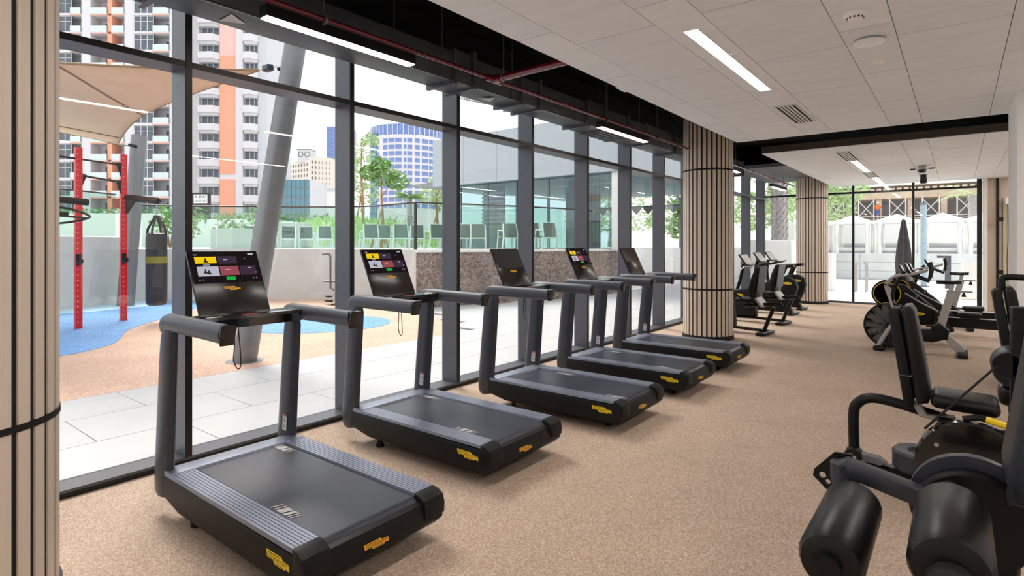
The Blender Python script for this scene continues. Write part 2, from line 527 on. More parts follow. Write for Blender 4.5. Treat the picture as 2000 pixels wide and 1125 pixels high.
# ---- suspended ceilings of cement boards
def board_ceiling(name, y0, y1, yfirst):
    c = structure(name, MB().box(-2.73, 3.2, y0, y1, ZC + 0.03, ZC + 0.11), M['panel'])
    MB().box(-2.73, 3.2, y0 - 0.012, y0 - 0.001, ZC + 0.006, ZC + 0.12).build('edge_shade_strip', M['shaded_edge'], c)  # dark strip standing for shade on the front edge
    cols_ = [(-2.73, -2.40, 0), (-2.40, -1.74, 1), (-1.74, -1.40, 0), (-1.40, -0.71, 1), (-0.71, -0.37, 0), (-0.37, 0.30, 1), (0.30, 0.64, 0), (0.64, 1.31, 1)]
    g, gy = 0.0028, 0.006
    for xa, xb, wide in cols_:
        y = (3.9 if wide else 3.55) - 1.345 * 20
        while y < y1:
            a, b = max(y, y0), min(y + 1.345, y1)
            if b - a > 0.02 and b > yfirst:
                a = max(a, yfirst)
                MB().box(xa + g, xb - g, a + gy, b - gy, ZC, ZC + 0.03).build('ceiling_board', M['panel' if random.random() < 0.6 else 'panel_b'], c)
            y += 1.345
    if yfirst > y0:
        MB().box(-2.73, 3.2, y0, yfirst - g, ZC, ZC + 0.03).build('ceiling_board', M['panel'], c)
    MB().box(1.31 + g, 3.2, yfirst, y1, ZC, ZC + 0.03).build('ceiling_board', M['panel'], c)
    return c
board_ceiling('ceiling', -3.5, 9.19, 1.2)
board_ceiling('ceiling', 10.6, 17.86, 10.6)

# ---- slatted round columns
slat_mesh = MB().prism([(-0.0265, 0), (0.0265, 0), (0.0265, 0.009), (-0.0265, 0.009)], 0, 3.9, 'z', 0.003, 1).mesh('slat', M['slat'])
def column(x, y, r, label, turn=0.0):
    c = thing('slatted_column', label, 'column', (x, y, 0), 0, 'slatted round columns')
    MB().lathe([(r - 0.008, 0.0), (r - 0.008, 4.0)], 40).build('core', M['slat_back'], c)
    MB().lathe([(r - 0.03, 0), (r + 0.012, 0), (r + 0.012, 0.07), (r - 0.03, 0.07)], 40).build('plinth', M['slat_back'], c)
    for z in (0.85, 2.86):
        MB().lathe([(r - 0.012, z - 0.014), (r + 0.004, z - 0.014), (r + 0.004, z + 0.014), (r - 0.012, z + 0.014)], 48).build('ring', M['slat_back'], c)
    n = 32
    for i in range(n):
        a = 2 * PI * (i + turn) / n
        share('slat', slat_mesh, c, ((r - 0.010) * math.cos(a), (r - 0.010) * math.sin(a), 0.072), (0, 0, a - PI / 2))
    return c
column(-3.37, 0.385, 0.403, 'wood slatted round column right beside the camera, cut by the frame', 0.89)
column(-3.40, 9.80, 0.41, 'wood slatted round column behind the fifth treadmill')
column(-3.17, 17.40, 0.39, 'wood slatted round column at the back glazing', 0.4)

# ================================================================== CEILING FITTINGS
def area(name, loc, sx, sy, power, parent=None, colr=(1.0, 0.93, 0.84)):
    l = bpy.data.lights.new(name, 'AREA')
    l.shape = 'RECTANGLE'; l.size = sx; l.size_y = sy; l.energy = power; l.color = colr
    o = bpy.data.objects.new(name, l); col.objects.link(o); o.location = loc
    if parent: o.parent = parent
    return o
def recessed(x, y0, y1, label, cat='ceiling light'):
    t = thing('recessed_lamp', label, cat, (x, (y0 + y1) / 2, ZC), 0, 'recessed linear lamps')
    L = (y1 - y0) / 2
    f = MB().box(-0.062, -0.05, -L, L, -0.006, 0.0).box(0.05, 0.062, -L, L, -0.006, 0.0).box(-0.062, 0.062, -L - 0.012, -L, -0.006, 0).box(-0.062, 0.062, L, L + 0.012, -0.006, 0)
    f.build('trim', M['white_plastic'], t)
    MB().box(-0.05, 0.05, -L, L, -0.004, -0.001).build('diffuser', M['lamp'], t)
    return t
recessed(-1.57, 4.15, 6.24, 'bright recessed linear lamp in the near board ceiling')
recessed(-1.57, 12.55, 14.6, 'recessed linear lamp between the two grilles of the far ceiling')
recessed(-1.57, 16.0, 17.6, 'recessed linear lamp nearest the back glazing')
recessed(1.55, 10.9, 13.0, 'recessed linear lamp glimpsed beside the white pillar')
for y in (-2.6, 0.6):  # unseen lamps carrying on the row, added for their light
    recessed(-1.57, y, y + 2.09, 'added unseen linear lamp overhead, %s' % ('above the first column' if y > 0 else 'by the front wall'))
for y in (-2.6, 0.6, 4.15, 7.2, 14.6):  # row out of view, added to brighten the room
    recessed(1.55, y, y + 2.09, 'added unseen linear lamp over the strength machines, %s' % {-2.6: 'by the front wall', .6: 'beside the camera', 4.15: 'above the roller machine', 7.2: 'above the white pillar', 14.6: 'near the back wall'}[y])
for y in (10.9, 14.0):  # another unseen row, added to brighten the far end
    recessed(2.7, y, y + 2.09, 'added unseen linear lamp along the right wall, %s' % ('before the back wall' if y > 12 else 'behind the white pillar'))

def grille(x, y0, y1, label):
    t = thing('ceiling_grille', label, 'vent', (x, (y0 + y1) / 2, ZC), 0, 'ceiling air grilles')
    L = (y1 - y0) / 2
    W = 0.10
    MB().box(-W, W, -L, L, -0.003, 0.0).build('throat', M['vent_dark'], t)
    f = MB().box(-W - 0.02, -W, -L - 0.02, L + 0.02, -0.008, 0).box(W, W + 0.02, -L - 0.02, L + 0.02, -0.008, 0).box(-W, W, -L - 0.02, -L, -0.008, 0).box(-W, W, L, L + 0.02, -0.008, 0)
    f.build('frame', M['vent_white'], t)
    for i in range(4):
        xx = -W + 2 * W * (i + 1) / 5
        MB().box(xx - 0.011, xx + 0.011, -L, L, -0.009, -0.003).build('blade', M['vent_white'], t)
grille(-1.57, 7.08, 8.18, 'white slotted air grille in the near board ceiling')
grille(-1.57, 11.2, 12.45, 'white slotted air grille at the front of the far ceiling')
grille(-1.57, 14.72, 15.9, 'white slotted air grille deep in the far ceiling')

t = thing('smoke_detector', 'white smoke detector with black slots, highest of the ceiling discs', 'smoke detector', (-0.56, 4.55, ZC))
MB().lathe([(0.075, 0), (0.078, -0.012), (0.07, -0.022), (0.055, -0.026), (0.05, -0.04), (0.042, -0.052), (0.0, -0.055)], 28).build('body', M['white_plastic'], t)
for i in range(12):
    a = 2 * PI * i / 12
    MB().box(0.044, 0.0525, -0.006, 0.006, -0.043, -0.03, Matrix.Rotation(a, 4, 'Z')).build('slot', M['ink'], t)
t = thing('access_point', 'large flat white disc on the ceiling beside the smoke detector', 'wireless router', (-0.545, 5.20, ZC))
MB().lathe([(0.06, 0), (0.06, -0.012), (0.105, -0.016), (0.112, -0.026), (0.10, -0.034), (0.0, -0.037)], 36).build('disc', M['white_plastic'], t)
tag(MB().lathe([(0.052, 0), (0.052, -0.006), (0.034, -0.018), (0.0, -0.02)], 24).build('sprinkler_cover', M['white_plastic'], loc=(-0.54, 5.85, ZC)), 'small white sprinkler cover behind the big ceiling disc', 'sprinkler')
tag(MB().lathe([(0.04, 0), (0.04, -0.006), (0.025, -0.014), (0.0, -0.015)], 20).build('sprinkler_cover', M['white_plastic'], loc=(-1.05, 7.70, ZC)), 'small white sprinkler cover right of the near air grille', 'sprinkler')
tag(MB().lathe([(0.05, 0), (0.05, -0.006), (0.03, -0.014), (0.0, -0.015)], 20).build('sprinkler_cover', M['white_plastic'], loc=(-1.03, 12.4, ZC)), 'small white sprinkler cover in the far ceiling', 'sprinkler')
t = thing('ceiling_camera', 'dark dome camera under the far board ceiling', 'camera', (-0.58, 14.2, ZC))
MB().lathe([(0.07, 0), (0.07, -0.05), (0.12, -0.06), (0.12, -0.075), (0.0, -0.08)], 20).build('mount', M['silver_paint'], t)
MB().lathe([(0.075, -0.08), (0.07, -0.11), (0.045, -0.145), (0.0, -0.155)], 20).build('dome', M['gloss'], t)
MB().box(-0.2, 0.2, -0.02, 0.02, -0.075, -0.05).build('bracket', M['lamp_box'], t)
t = thing('ceiling_speaker', 'small dark round speaker behind the dome camera', 'speaker', (-0.63, 16.0, ZC))
MB().lathe([(0.06, 0), (0.06, -0.05), (0.07, -0.16), (0.055, -0.2), (0.0, -0.2)], 18).build('body', M['lamp_box'], t)
MB().lathe([(0.05, -0.201), (0.0, -0.206)], 18).build('mesh_cover', M['conduit'], t)

def hung_lamp(x, y0, y1, z, label):
    t = thing('hanging_lamp', label, 'pendant light', (x, (y0 + y1) / 2, z), 0, 'hanging linear lamps by the windows')
    L = (y1 - y0) / 2
    MB().rbox((0, 0, 0.045), (0.10, 2 * L, 0.08), 0.004, 1).build('housing', M['lamp_box'], t)
    MB().box(-0.043, 0.043, -L + 0.01, L - 0.01, 0.0, 0.006).build('diffuser', M['lamp_hot'], t)
    for s in (-0.7, 0.7):
        MB().cyl((0, s * L, 0.085), (0, s * L, 4.0 - z), 0.005, n=6).build('suspension_rod', M['conduit'], t)
hung_lamp(-3.68, 1.97, 3.30, 3.13, 'black linear lamp hung above the two nearest treadmills')
hung_lamp(-3.68, 6.53, 7.93, 3.13, 'black linear lamp hung above the fifth treadmill')
hung_lamp(-3.68, 11.1, 12.5, 3.13, 'black linear lamp hung just past the middle column')
hung_lamp(-3.68, 15.2, 16.6, 3.05, 'black linear lamp hung in the far window corner')

# ---- duct run
duct = thing('air_duct', 'flat black wrapped air duct along the top of the windows', 'duct', (-4.17, 0, 3.25))
arrow = MB().prism([(-0.10, 0), (0.10, 0), (0, 0.15)], 0, 0.002, 'z').mesh('arrow_sticker', M['label'])
segs = [(-3.4, 0.55, 0.18, 0.30), (0.55, 1.50, 0.19, 0.30), (1.50, 4.15, 0.175, 0.30), (4.15, 4.42, 0.20, 0.33), (4.42, 5.25, 0.185, 0.30), (5.25, 5.60, 0.20, 0.31), (5.60, 6.75, 0.18, 0.30), (6.75, 7.20, 0.21, 0.34), (7.20, 7.95, 0.18, 0.31), (7.95, 8.60, 0.19, 0.30), (8.60, 9.8, 0.185, 0.32), (9.8, 12.0, 0.18, 0.3), (12.0, 13.9, 0.18, 0.3)]
for i, (a, b, w, h) in enumerate(segs):
    dz = -0.012 if i % 2 else 0.0
    s_ = MB().rbox((0, (a + b) / 2, h / 2 + dz), (2 * w, b - a - 0.01, h), 0.012, 2).build('duct_section', M['duct'], duct)
    MB().box(-w - 0.03, w + 0.03, b - 0.035, b + 0.005, -0.035, h + 0.02).build('flange', M['duct'], duct)
    if i in (2, 4, 6): MB().box(w - 0.012, w + 0.006, a + 0.05, b - 0.06, -0.004, 0.008).build('seam', M['duct_seam'], s_)
    if i in (2, 4, 7): MB().cyl((w + 0.02, b - 0.2, 0.0), (w + 0.02, b - 0.2, 0.74), 0.006, n=6).build('hanger_rod', M['conduit'], duct)
for k in range(6):
    y = 7.25 + 0.12 * k
    MB().tube([(-0.2, y, 0.0), (0.0, y + 0.03, -0.035), (0.19, y + 0.05, -0.005)], 0.028, 8).build('wrap_fold', M['duct'], duct)
o = share('arrow_sticker', arrow, duct, (0.0, 1.95, -0.006), (PI, 0, PI))
o = share('arrow_sticker', arrow, duct, (-0.04, 4.85, -0.018), (PI, 0, PI / 2))

pipe = thing('sprinkler_pipe', 'red sprinkler pipe running along the black ceiling void', 'pipe', (-3.62, 0, 3.235))
MB().cyl((0, -3.4, 0), (0, 17.5, 0), 0.019, n=10).build('main_run', M['red_pipe'], pipe)
MB().cyl((0, 4.32, 0.0), (0.87, 4.32, 0.015), 0.036, n=12).build('branch', M['red_pipe'], pipe)
MB().cyl((0, 4.20, 0), (0, 4.44, 0), 0.034, n=12).cyl((0, 4.32, 0), (0.09, 4.32, 0), 0.044, n=12).build('tee', M['red_pipe'], pipe)
for x, y in ((0.12, 4.32), (0, 2.4), (0, 6.6), (0, 8.2), (0, 11.0)):
    MB().cyl((x, y, 0.02), (x, y, 0.73), 0.007, n=6).build('hanger_rod', M['conduit'], pipe)
    MB().lathe([(0.036, -0.01), (0.042, -0.01), (0.042, 0.01), (0.036, 0.01)], 14, Matrix.Translation((x, y, 0)) @ Matrix.Rotation(PI / 2, 4, 'X' if x == 0 else 'Y')).build('clamp', M['conduit'], pipe)
hose = smooth_path([(-3.35, 1.6, 3.75), (-3.2, 2.3, 3.62), (-3.0, 2.75, 3.56), (-2.75, 3.1, 3.62), (-2.5, 3.3, 3.7)], 6)
t_hose = tag(MB().tube(hose, 0.02, 8).build('flexible_conduit', M['conduit']), 'grey flexible conduit sagging in the dark ceiling void', 'cable')
t = thing('cctv_bracket', 'white camera on a drop rod at the edge of the near ceiling', 'camera', (-2.83, 5.55, 3.28))
MB().rbox((0, 0, 0), (0.06, 0.14, 0.05), 0.012, 2).build('housing', M['white_plastic'], t)
MB().cyl((0, -0.09, 0.0), (0, -0.13, 0.0), 0.028, 0.032, 14).build('lens_hood', M['white_plastic'], t)
MB().cyl((0, 0.05, 0.02), (0, 0.05, 0.72), 0.012, n=8).build('drop_rod', M['silver_paint'], t)
gap = thing('conduit_run', 'thin grey conduit crossing the dark gap between the ceilings', 'cable', (-2.2, 9.3, 3.45))
MB().tube([(0, 0, 0), (0, 1.2, 0.0), (0.1, 1.3, 0.1)], 0.012, 8).build('tube', M['conduit'], gap)
for y in (0.2, 1.0): MB().box(-0.02, 0.02, y, y + 0.03, -0.015, 0.55).build('strap', M['conduit'], gap)

# ---- hanging mats in the back right corner
rk = thing('mat_rack', 'white wall bracket holding hanging exercise mats beside the back glazing', 'rack', (0.93, 17.62, 0))
MB().rbox((0.06, 0, 2.62), (0.26, 0.2, 0.16), 0.01, 1).build('header', M['wall_white'], rk)
MB().box(-0.13, -0.11, -0.02, 0.02, 0.0, 2.7).build('post', M['frame_face'], rk)
for z in (2.2, 0.95): MB().box(-0.22, -0.1, -0.03, 0.03, z - 0.05, z + 0.05).build('bracket', M['frame_face'], rk)
for i, (x, m_) in enumerate(((-0.05, 'green_band'), (0.02, 'wall_beige'), (0.11, 'green_band'))):
    w = [(x, -0.12 + 0.02 * i, 2.55), (x + 0.012, -0.12 + 0.02 * i, 1.9), (x - 0.008, -0.12, 1.2), (x + 0.012, -0.12, 0.55)]
    md = MB().tube(smooth_path(w, 5), 0.05, 8, flat=(1.0, 0.25), up=(0, 1, 0)).build('hanging_mat', M[m_], rk)
    MB().tube([(p[0] + 0.018, p[1] - 0.03, p[2]) for p in smooth_path(w, 5)], 0.006, 6).build('edge_band', M['dark_green'], md)

# ================================================================== TREADMILLS
BADGE = [(-.095, .024), (.028, .024), (.046, .011), (.088, .009), (.095, .002), (.095, -.02), (.067, -.015), (.058, -.024), (-.024, -.024), (-.036, -.009), (-.086, -.009)]
def badge_mesh(name, s, m):
    return MB().prism([(x * s, y * s) for x, y in BADGE], 0, 0.0025, 'z').mesh(name, m)
badge_y = badge_mesh('badge', 1.0, M['yellow'])
badge_o = badge_mesh('badge', 0.78, M['orange_badge'])
badge_c = badge_mesh('badge', 0.55, M['orange_badge'])
def letter_mesh(s):
    me = text_mesh('lettering', 'TECHNOGYM', 0.0262 * s, M['ink'])
    w = max(v.co.x for v in me.vertices) - min(v.co.x for v in me.vertices)
    for v in me.vertices:
        v.co.x *= 0.165 * s / w
        v.co.y -= 0.0005 * s
    return me
lines = lambda s: MB().box(-.082 * s, .02 * s, .0165 * s, .0195 * s, 0, .0006).box(-.018 * s, .052 * s, -.0195 * s, -.0165 * s, 0, .0006).mesh('badge_line', M['ink'])
letters = {1.0: (letter_mesh(1.0), lines(1.0)), 0.78: (letter_mesh(0.78), lines(0.78)), 0.55: (letter_mesh(0.55), lines(0.55))}
badge_of = {1.0: badge_y, 0.78: badge_o, 0.55: badge_c}
def put_badge(parent, p, out, s, up=(0, 0, 1), label=None, mesh=None):
    b = share('badge', mesh or badge_of[s], parent)
    set_matrix(b, facing(p, out, up))
    t_, l_ = letters[s]
    share('lettering', t_, b, (0, 0, 0.003))
    share('badge_line', l_, b, (0, 0, 0.0028))
    if label: b['label'] = label
    return b

TM = {}
TM['chassis'] = MB().prism([(0.07, .13), (0.07, .262), (1.47, .250), (1.535, .235), (1.55, .19), (1.55, .13), (1.50, .085), (.3, .085)], -.425, .425, 'y', .016, 2).mesh('chassis', M['chassis'])
rib = [(-.07, .0)]
for i in range(7):
    y = -.066 + i * .019
    rib += [(y, .020), (y + .014, .020), (y + .016, .0165), (y + .0185, .0165)]
rib += [(.068, .020), (.07, .0)]
TM['foot_rail'] = MB().prism(rib, .12, 1.47, 'x').mesh('foot_rail', M['rail'])
TM['rail_cap'] = MB().prism([(1.47, -.02), (1.47, .021), (1.51, .016), (1.548, -.005), (1.562, -.05), (1.558, -.10), (1.47, -.10)], -.072, .072, 'y', .008, 2).mesh('rail_end_cap', M['chassis'])
TM['belt'] = MB().prism([(.21, .25), (.21, .266), (1.46, .264)] + [(1.46 + .06 * math.sin(a), .204 + .06 * math.cos(a)) for a in (0.3, 0.7, 1.1, 1.5)] + [(1.46, .20)], -.272, .272, 'y').mesh('running_belt', M['belt'])
TM['front_cover'] = MB().prism([(.06, .22), (.06, .276), (.10, .283), (.195, .279), (.205, .262), (.205, .22)], -.42, .42, 'y', .006, 2).mesh('front_cover', M['rail'])
up_path = [(.03, 0, .100), (.028, 0, .112), (.028, 0, .14), (.03, 0, .22), (.05, 0, .45), (.072, 0, .7), (.095, 0, .95), (.108, 0, 1.06), (.115, 0, 1.125)]
TM['upright'] = MB().tube(up_path, [.035, .07, .093, .098, .096, .093, .09, .085, .06], 20, flat=(.42, 1.0), up=(0, 1, 0)).mesh('upright', M['upright'])
hp = [(.035, 0, 1.085), (.045, 0, 1.115), (.07, 0, 1.135), (.11, 0, 1.143), (.3, 0, 1.143), (.55, 0, 1.141), (.80, 0, 1.138)]
TM['handrail'] = MB().tube(hp, [.03, .044, .051, .054, .053, .052, .052], 18, flat=(1.0, .86), up=(0, 0, 1)).mesh('handrail', M['grip'])
TM['grip_cap'] = MB().prism([(.798, 1.088), (.81, 1.083), (.814, 1.12), (.832, 1.165), (.836, 1.188), (.798, 1.188)], -.04, .04, 'y', .006, 2).mesh('grip_cap', M['gloss'])
TM['tray'] = MB().prism([(.06, 1.10), (.09, 1.165), (.20, 1.178), (.30, 1.168), (.305, 1.15), (.26, 1.09), (.12, 1.085)], -.37, .37, 'y', .008, 2).mesh('control_tray', M['gloss'])
TM['mark_w'] = MB().box(.262, .297, -.045, .045, 0, .003).mesh('tray_label', M['label'])
TM['mark_r'] = MB().box(.255, .297, -.05, .05, 0, .003).mesh('stop_bar', M['red_mark'])
TM['console'] = MB().rbox((0, -.012, 0), (.452, .434, .024), .009, 2).mesh('console', M['bezel'])
TM['back'] = MB().rbox((0, 0, -.017), (.40, .34, .03), .012, 2).mesh('console_back', M['chassis'])
TM['scr_on'] = MB().box(-.218, .218, -.022, .197, .0122, .0135).mesh('screen', M['screen_on'])
TM['scr_off'] = MB().box(-.218, .218, -.022, .197, .0122, .0135).mesh('screen', M['screen_off'])
def tile(u0, u1, v0, v1, m, name):
    X = lambda u: -.205 + .41 * u
    Y = lambda v: .187 - .2 * v
    return MB().box(X(u0), X(u1), Y(v1), Y(v0), .0136, .0144).mesh(name, m)
tiles = [tile(.04, .36, .13, .36, M['t_yellow'], 'yellow_tile'), tile(.05, .37, .47, .80, M['t_white'], 'pale_tile'), tile(.39, .68, .47, .79, M['t_red'], 'red_tile'), tile(.70, .96, .47, .80, M['t_violet'], 'violet_tile'), tile(.39, .68, .12, .38, M['t_violet'], 'violet_tile'), tile(.46, .60, .84, .96, M['t_green'], 'green_button'), tile(.88, .97, .02, .08, M['t_white'], 'status_pill')]
sm = MB()
for u, v, w in ((.06, .06, .06), (.5, .24, .07), (.81, .22, .02), (.86, .55, .05), (.95, .72, .03), (.06, .92, .02), (.11, .92, .02), (.94, .92, .02), (.89, .92, .02), (.5, .6, .09), (.2, .42, .1)):
    X = -.205 + .41 * u; Y = .187 - .2 * v
    sm.box(X - .2 * w, X + .2 * w, Y - .0025, Y + .0025, .0145, .0149)
TM['scr_text'] = sm.mesh('screen_text', M['t_white'])
fg = MB()
for u, v in ((.2, .25), (.17, .63), (.22, .66)):
    X = -.205 + .41 * u; Y = .187 - .2 * v
    fg.prism([(X - .016, Y - .016), (X + .016, Y - .016), (X + .004, Y), (X + .006, Y + .014), (X - .004, Y + .014), (X - .006, Y)], .0145, .0149, 'z')
TM['scr_fig'] = fg.mesh('screen_figure', M['ink'])
TM['foot'] = MB().cyl((0, 0, 0), (0, 0, .02), .032, .032, 14).cyl((0, 0, .02), (0, 0, .10), .02, .02, 12).mesh('levelling_foot', M['rubber'])
TM['wheel'] = MB().cyl((1.33, -.26, .05), (1.33, -.21, .05), .05, .05, 16).box(1.25, 1.42, -.27, -.20, .05, .10).mesh('rear_foot', M['rubber'])
loop = [(.27, -.015, 1.09), (.275, -.022, 1.0), (.28, -.03, .90), (.285, -.012, .845), (.28, .012, .855), (.275, .012, .95), (.27, .002, 1.09)]
TM['cord'] = MB().tube(smooth_path(loop, 6), .0032, 6).mesh('safety_cord', M['rubber'])
pr = MB()
for k, (x, w) in enumerate(((0, .012), (.03, .012), (.055, .05), (.118, .028), (.158, .01), (.185, .006))):
    pr.add([(x, 0, 0), (x + w, 0, 0), (x + w + .018, .058, 0), (x + .018, .058, 0)], [(0, 1, 2, 3)])
TM['print'] = pr.mesh('belt_print', M['print_grey'])
TM['sticker'] = MB().box(-.024, .024, -.055, .055, 0, .002).mesh('warning_sticker', M['label'])
TM['sticker_red'] = MB().box(-.022, .022, .042, .054, .002, .0028).mesh('sticker_stripe', M['red_mark'])
TM['sticker_ink'] = MB().box(-.016, .016, -.045, -.012, .002, .0028).box(-.016, .016, .0, .03, .002, .0028).mesh('sticker_print', M['print_grey'])

def treadmill(x, y, label, lit, shift, cord=True):
    t = thing('treadmill', label, 'treadmill', (x, y, 0), 0, 'row of treadmills along the windows')
    share('chassis', TM['chassis'], t)
    for s in (-1, 1):
        share('foot_rail', TM['foot_rail'], t, (0, .353 * s, .256))
        share('rail_end_cap', TM['rail_cap'], t, (0, .353 * s, .256))
        share('upright', TM['upright'], t, (0, .392 * s, 0))
        h = share('handrail', TM['handrail'], t, (0, .388 * s, 0))
        share('grip_cap', TM['grip_cap'], h)
        share('levelling_foot', TM['foot'], t, (.34, .34 * s, 0))
        w = share('rear_foot', TM['wheel'], t, (0, 0 if s < 0 else .47, 0))
    share('running_belt', TM['belt'], t)
    share('front_cover', TM['front_cover'], t)
    tr = share('control_tray', TM['tray'], t)
    for yy, k in ((-.22, 'mark_w'), (.0, 'mark_r'), (.23, 'mark_w')):
        share('tray_label' if k == 'mark_w' else 'stop_bar', TM[k], tr, (0, yy, 1.1672))
    c = share('console', TM['console'], t)
    set_matrix(c, facing((.045, -.02, 1.372), (.37, 0, .18)))
    share('console_back', TM['back'], c)
    if lit:
        share('screen', TM['scr_on'], c)
        for q in tiles: share(q.name.split('.')[0], q, c)
        share('screen_text', TM['scr_text'], c)
        share('screen_figure', TM['scr_fig'], c)
    else:
        share('screen', TM['scr_off'], c)
    share('console_badge', badge_c, c, (.005, -.062, .0122))
    share('console_lettering', letters[.55][0], c, (.005, -.062, .0152))
    if cord: share('safety_cord', TM['cord'], t, (0, -.07, 0))
    share('belt_print', TM['print'], t, (1.0 + shift, -.265, .2672))
    share('belt_print', TM['print'], t, (.17 + shift, .20, .2678))
    put_badge(t, (1.36, -.4255, .190), (0, -1, 0), 1.0, label='yellow maker badge on the side')
    put_badge(t, (1.5505, -.03, .165), (1, 0, 0), 0.78, label='amber maker badge on the rear')
    k = share('warning_sticker', TM['sticker'], t)
    set_matrix(k, facing((.075, .392 - .0415, .37), (0, -1, .0), (.08, 0, 1)))
    share('sticker_stripe', TM['sticker_red'], k); share('sticker_print', TM['sticker_ink'], k)
    return t
treadmill(-3.75, 1.775, 'black treadmill nearest the camera with lit screen of yellow and grey tiles', True, 0)
treadmill(-3.95, 3.24, 'black treadmill second from the camera, lit screen, set closest to the window', True, .06)
treadmill(-3.76, 4.72, 'black treadmill third in the row, its screen dark', False, .30)
treadmill(-3.74, 6.12, 'black treadmill fourth in the row, small lit screen in front of granite wall', True, .1)
treadmill(-3.76, 7.56, 'black treadmill farthest along the row, just before the slatted column', False, -.2, False)

# ================================================================== RECUMBENT AND UPRIGHT BIKES
def oval_badge(parent, p, out, w=.17, h=.05):
    m = MB().prism([(w / 2 * math.cos(a), h / 2 * math.sin(a)) for a in [2 * PI * i / 20 for i in range(20)]], 0, .003, 'z')
    b = m.build('badge', M['yellow'], parent)
    set_matrix(b, facing(p, out))
    s = w / .22
    share('lettering', letters[1.0][0], b, (0, 0, .0035), scale=(s, s, 1))
    return b

def recumbent(x, y, rz, label):
    t = thing('recumbent_bike', label, 'exercise bike', (x, y, 0), rz, 'recumbent bikes past the middle column')
    MB().rbox((0, 0, .035), (.16, .56, .05), .018, 2).build('rear_foot', M['black_steel'], t)
    MB().rbox((.06, 0, .062), (.03, .5, .012), .004, 1).build('foot_trim', M['silver'], t)
    MB().rbox((-1.25, 0, .035), (.14, .56, .05), .018, 2).build('front_foot', M['black_steel'], t)
    MB().tube([(0, 0, .07), (-.6, 0, .09), (-1.25, 0, .07)], .04, 10, flat=(.7, 1.2)).build('base_rail', M['black_steel'], t)
    MB().tube([(-.02, 0, .06), (.06, 0, .28), (.15, 0, .50)], .042, 10, flat=(.8, 1.2)).build('rear_strut', M['black_steel'], t)
    h = MB().tube(smooth_path([(-.35, .0, .50), (-.05, 0, .53), (.2, 0, .56), (.27, 0, .55), (.285, 0, .47)], 5), .034, 10).build('seat_rail', M['black_steel'], t)
    MB().rbox((-.30, 0, .60), (.36, .38, .09), .035, 3).build('seat', M['leather'], t)
    MB().prism([(-.16, .66), (-.11, .66), (.02, .50), (-.03, .50)], -.16, .16, 'y', .01, 1).build('seat_bracket', M['silver_paint'], t)
    bk = MB().prism([(-.20, .66), (-.235, .8), (-.18, 1.02), (-.10, 1.20), (-.03, 1.21), (-.06, 1.05), (-.10, .82), (-.11, .66)], -.2, .2, 'y', .025, 2).build('backrest', M['leather'], t)
    MB().prism([(-.075, .75), (-.05, 1.0), (-.02, 1.21), (-.035, 1.21), (-.09, .8)], -.19, .19, 'y', .004, 1).build('back_shell', M['upright'], bk)
    for s in (-1, 1):
        MB().tube(smooth_path([(-.2, .22 * s, .55), (-.28, .27 * s, .62), (-.42, .27 * s, .72), (-.5, .27 * s, .74)], 5), .016, 8).build('side_grip', M['black_steel'], t)
    MB().prism([(-.52, .12), (-.56, .55), (-.7, .68), (-1.05, .66), (-1.22, .40), (-1.2, .10)], -.09, .09, 'y', .04, 3).build('drive_cover', M['chassis'], t)
    oval_badge(t, (-.85, -.092, .55), (0, -1, 0))
    for s in (-1, 1):
        c_ = MB().tube([(-.78, .10 * s, .36), (-.78 - .13 * s, .14 * s, .36 + .05 * s)], .014, 8).build('crank', M['black_steel'], t)
        MB().rbox((-.78 - .13 * s, .19 * s, .36 + .05 * s), (.1, .09, .03), .01, 1).build('pedal', M['rubber'], c_)
    MB().tube(smooth_path([(-.95, 0, .6), (-.86, 0, .9), (-.80, 0, 1.2)], 5), .035, 10).build('mast', M['black_steel'], t)
    cs = MB().rbox((0, 0, 0), (.44, .29, .03), .01, 2).build('console', M['bezel'], t)
    set_matrix(cs, facing((-.74, 0, 1.28), (.6, 0, .45)))
    MB().box(-.19, .19, -.11, .12, .0152, .0168).build('screen', M['label'], cs)  # white face stands for glare on the screen
    MB().tube([(-.76, -.26, 1.08), (-.70, -.2, 1.14), (-.74, 0, 1.14), (-.70, .2, 1.14), (-.76, .26, 1.08)], .016, 8).build('handlebar', M['silver'], t)
    return t
RZ = math.radians(-5)
recumbent(-2.70, 10.72, RZ, 'black recumbent exercise bike nearest the slatted column, backrest in view')
recumbent(-2.76, 12.35, RZ, 'second black recumbent exercise bike, behind the first one')

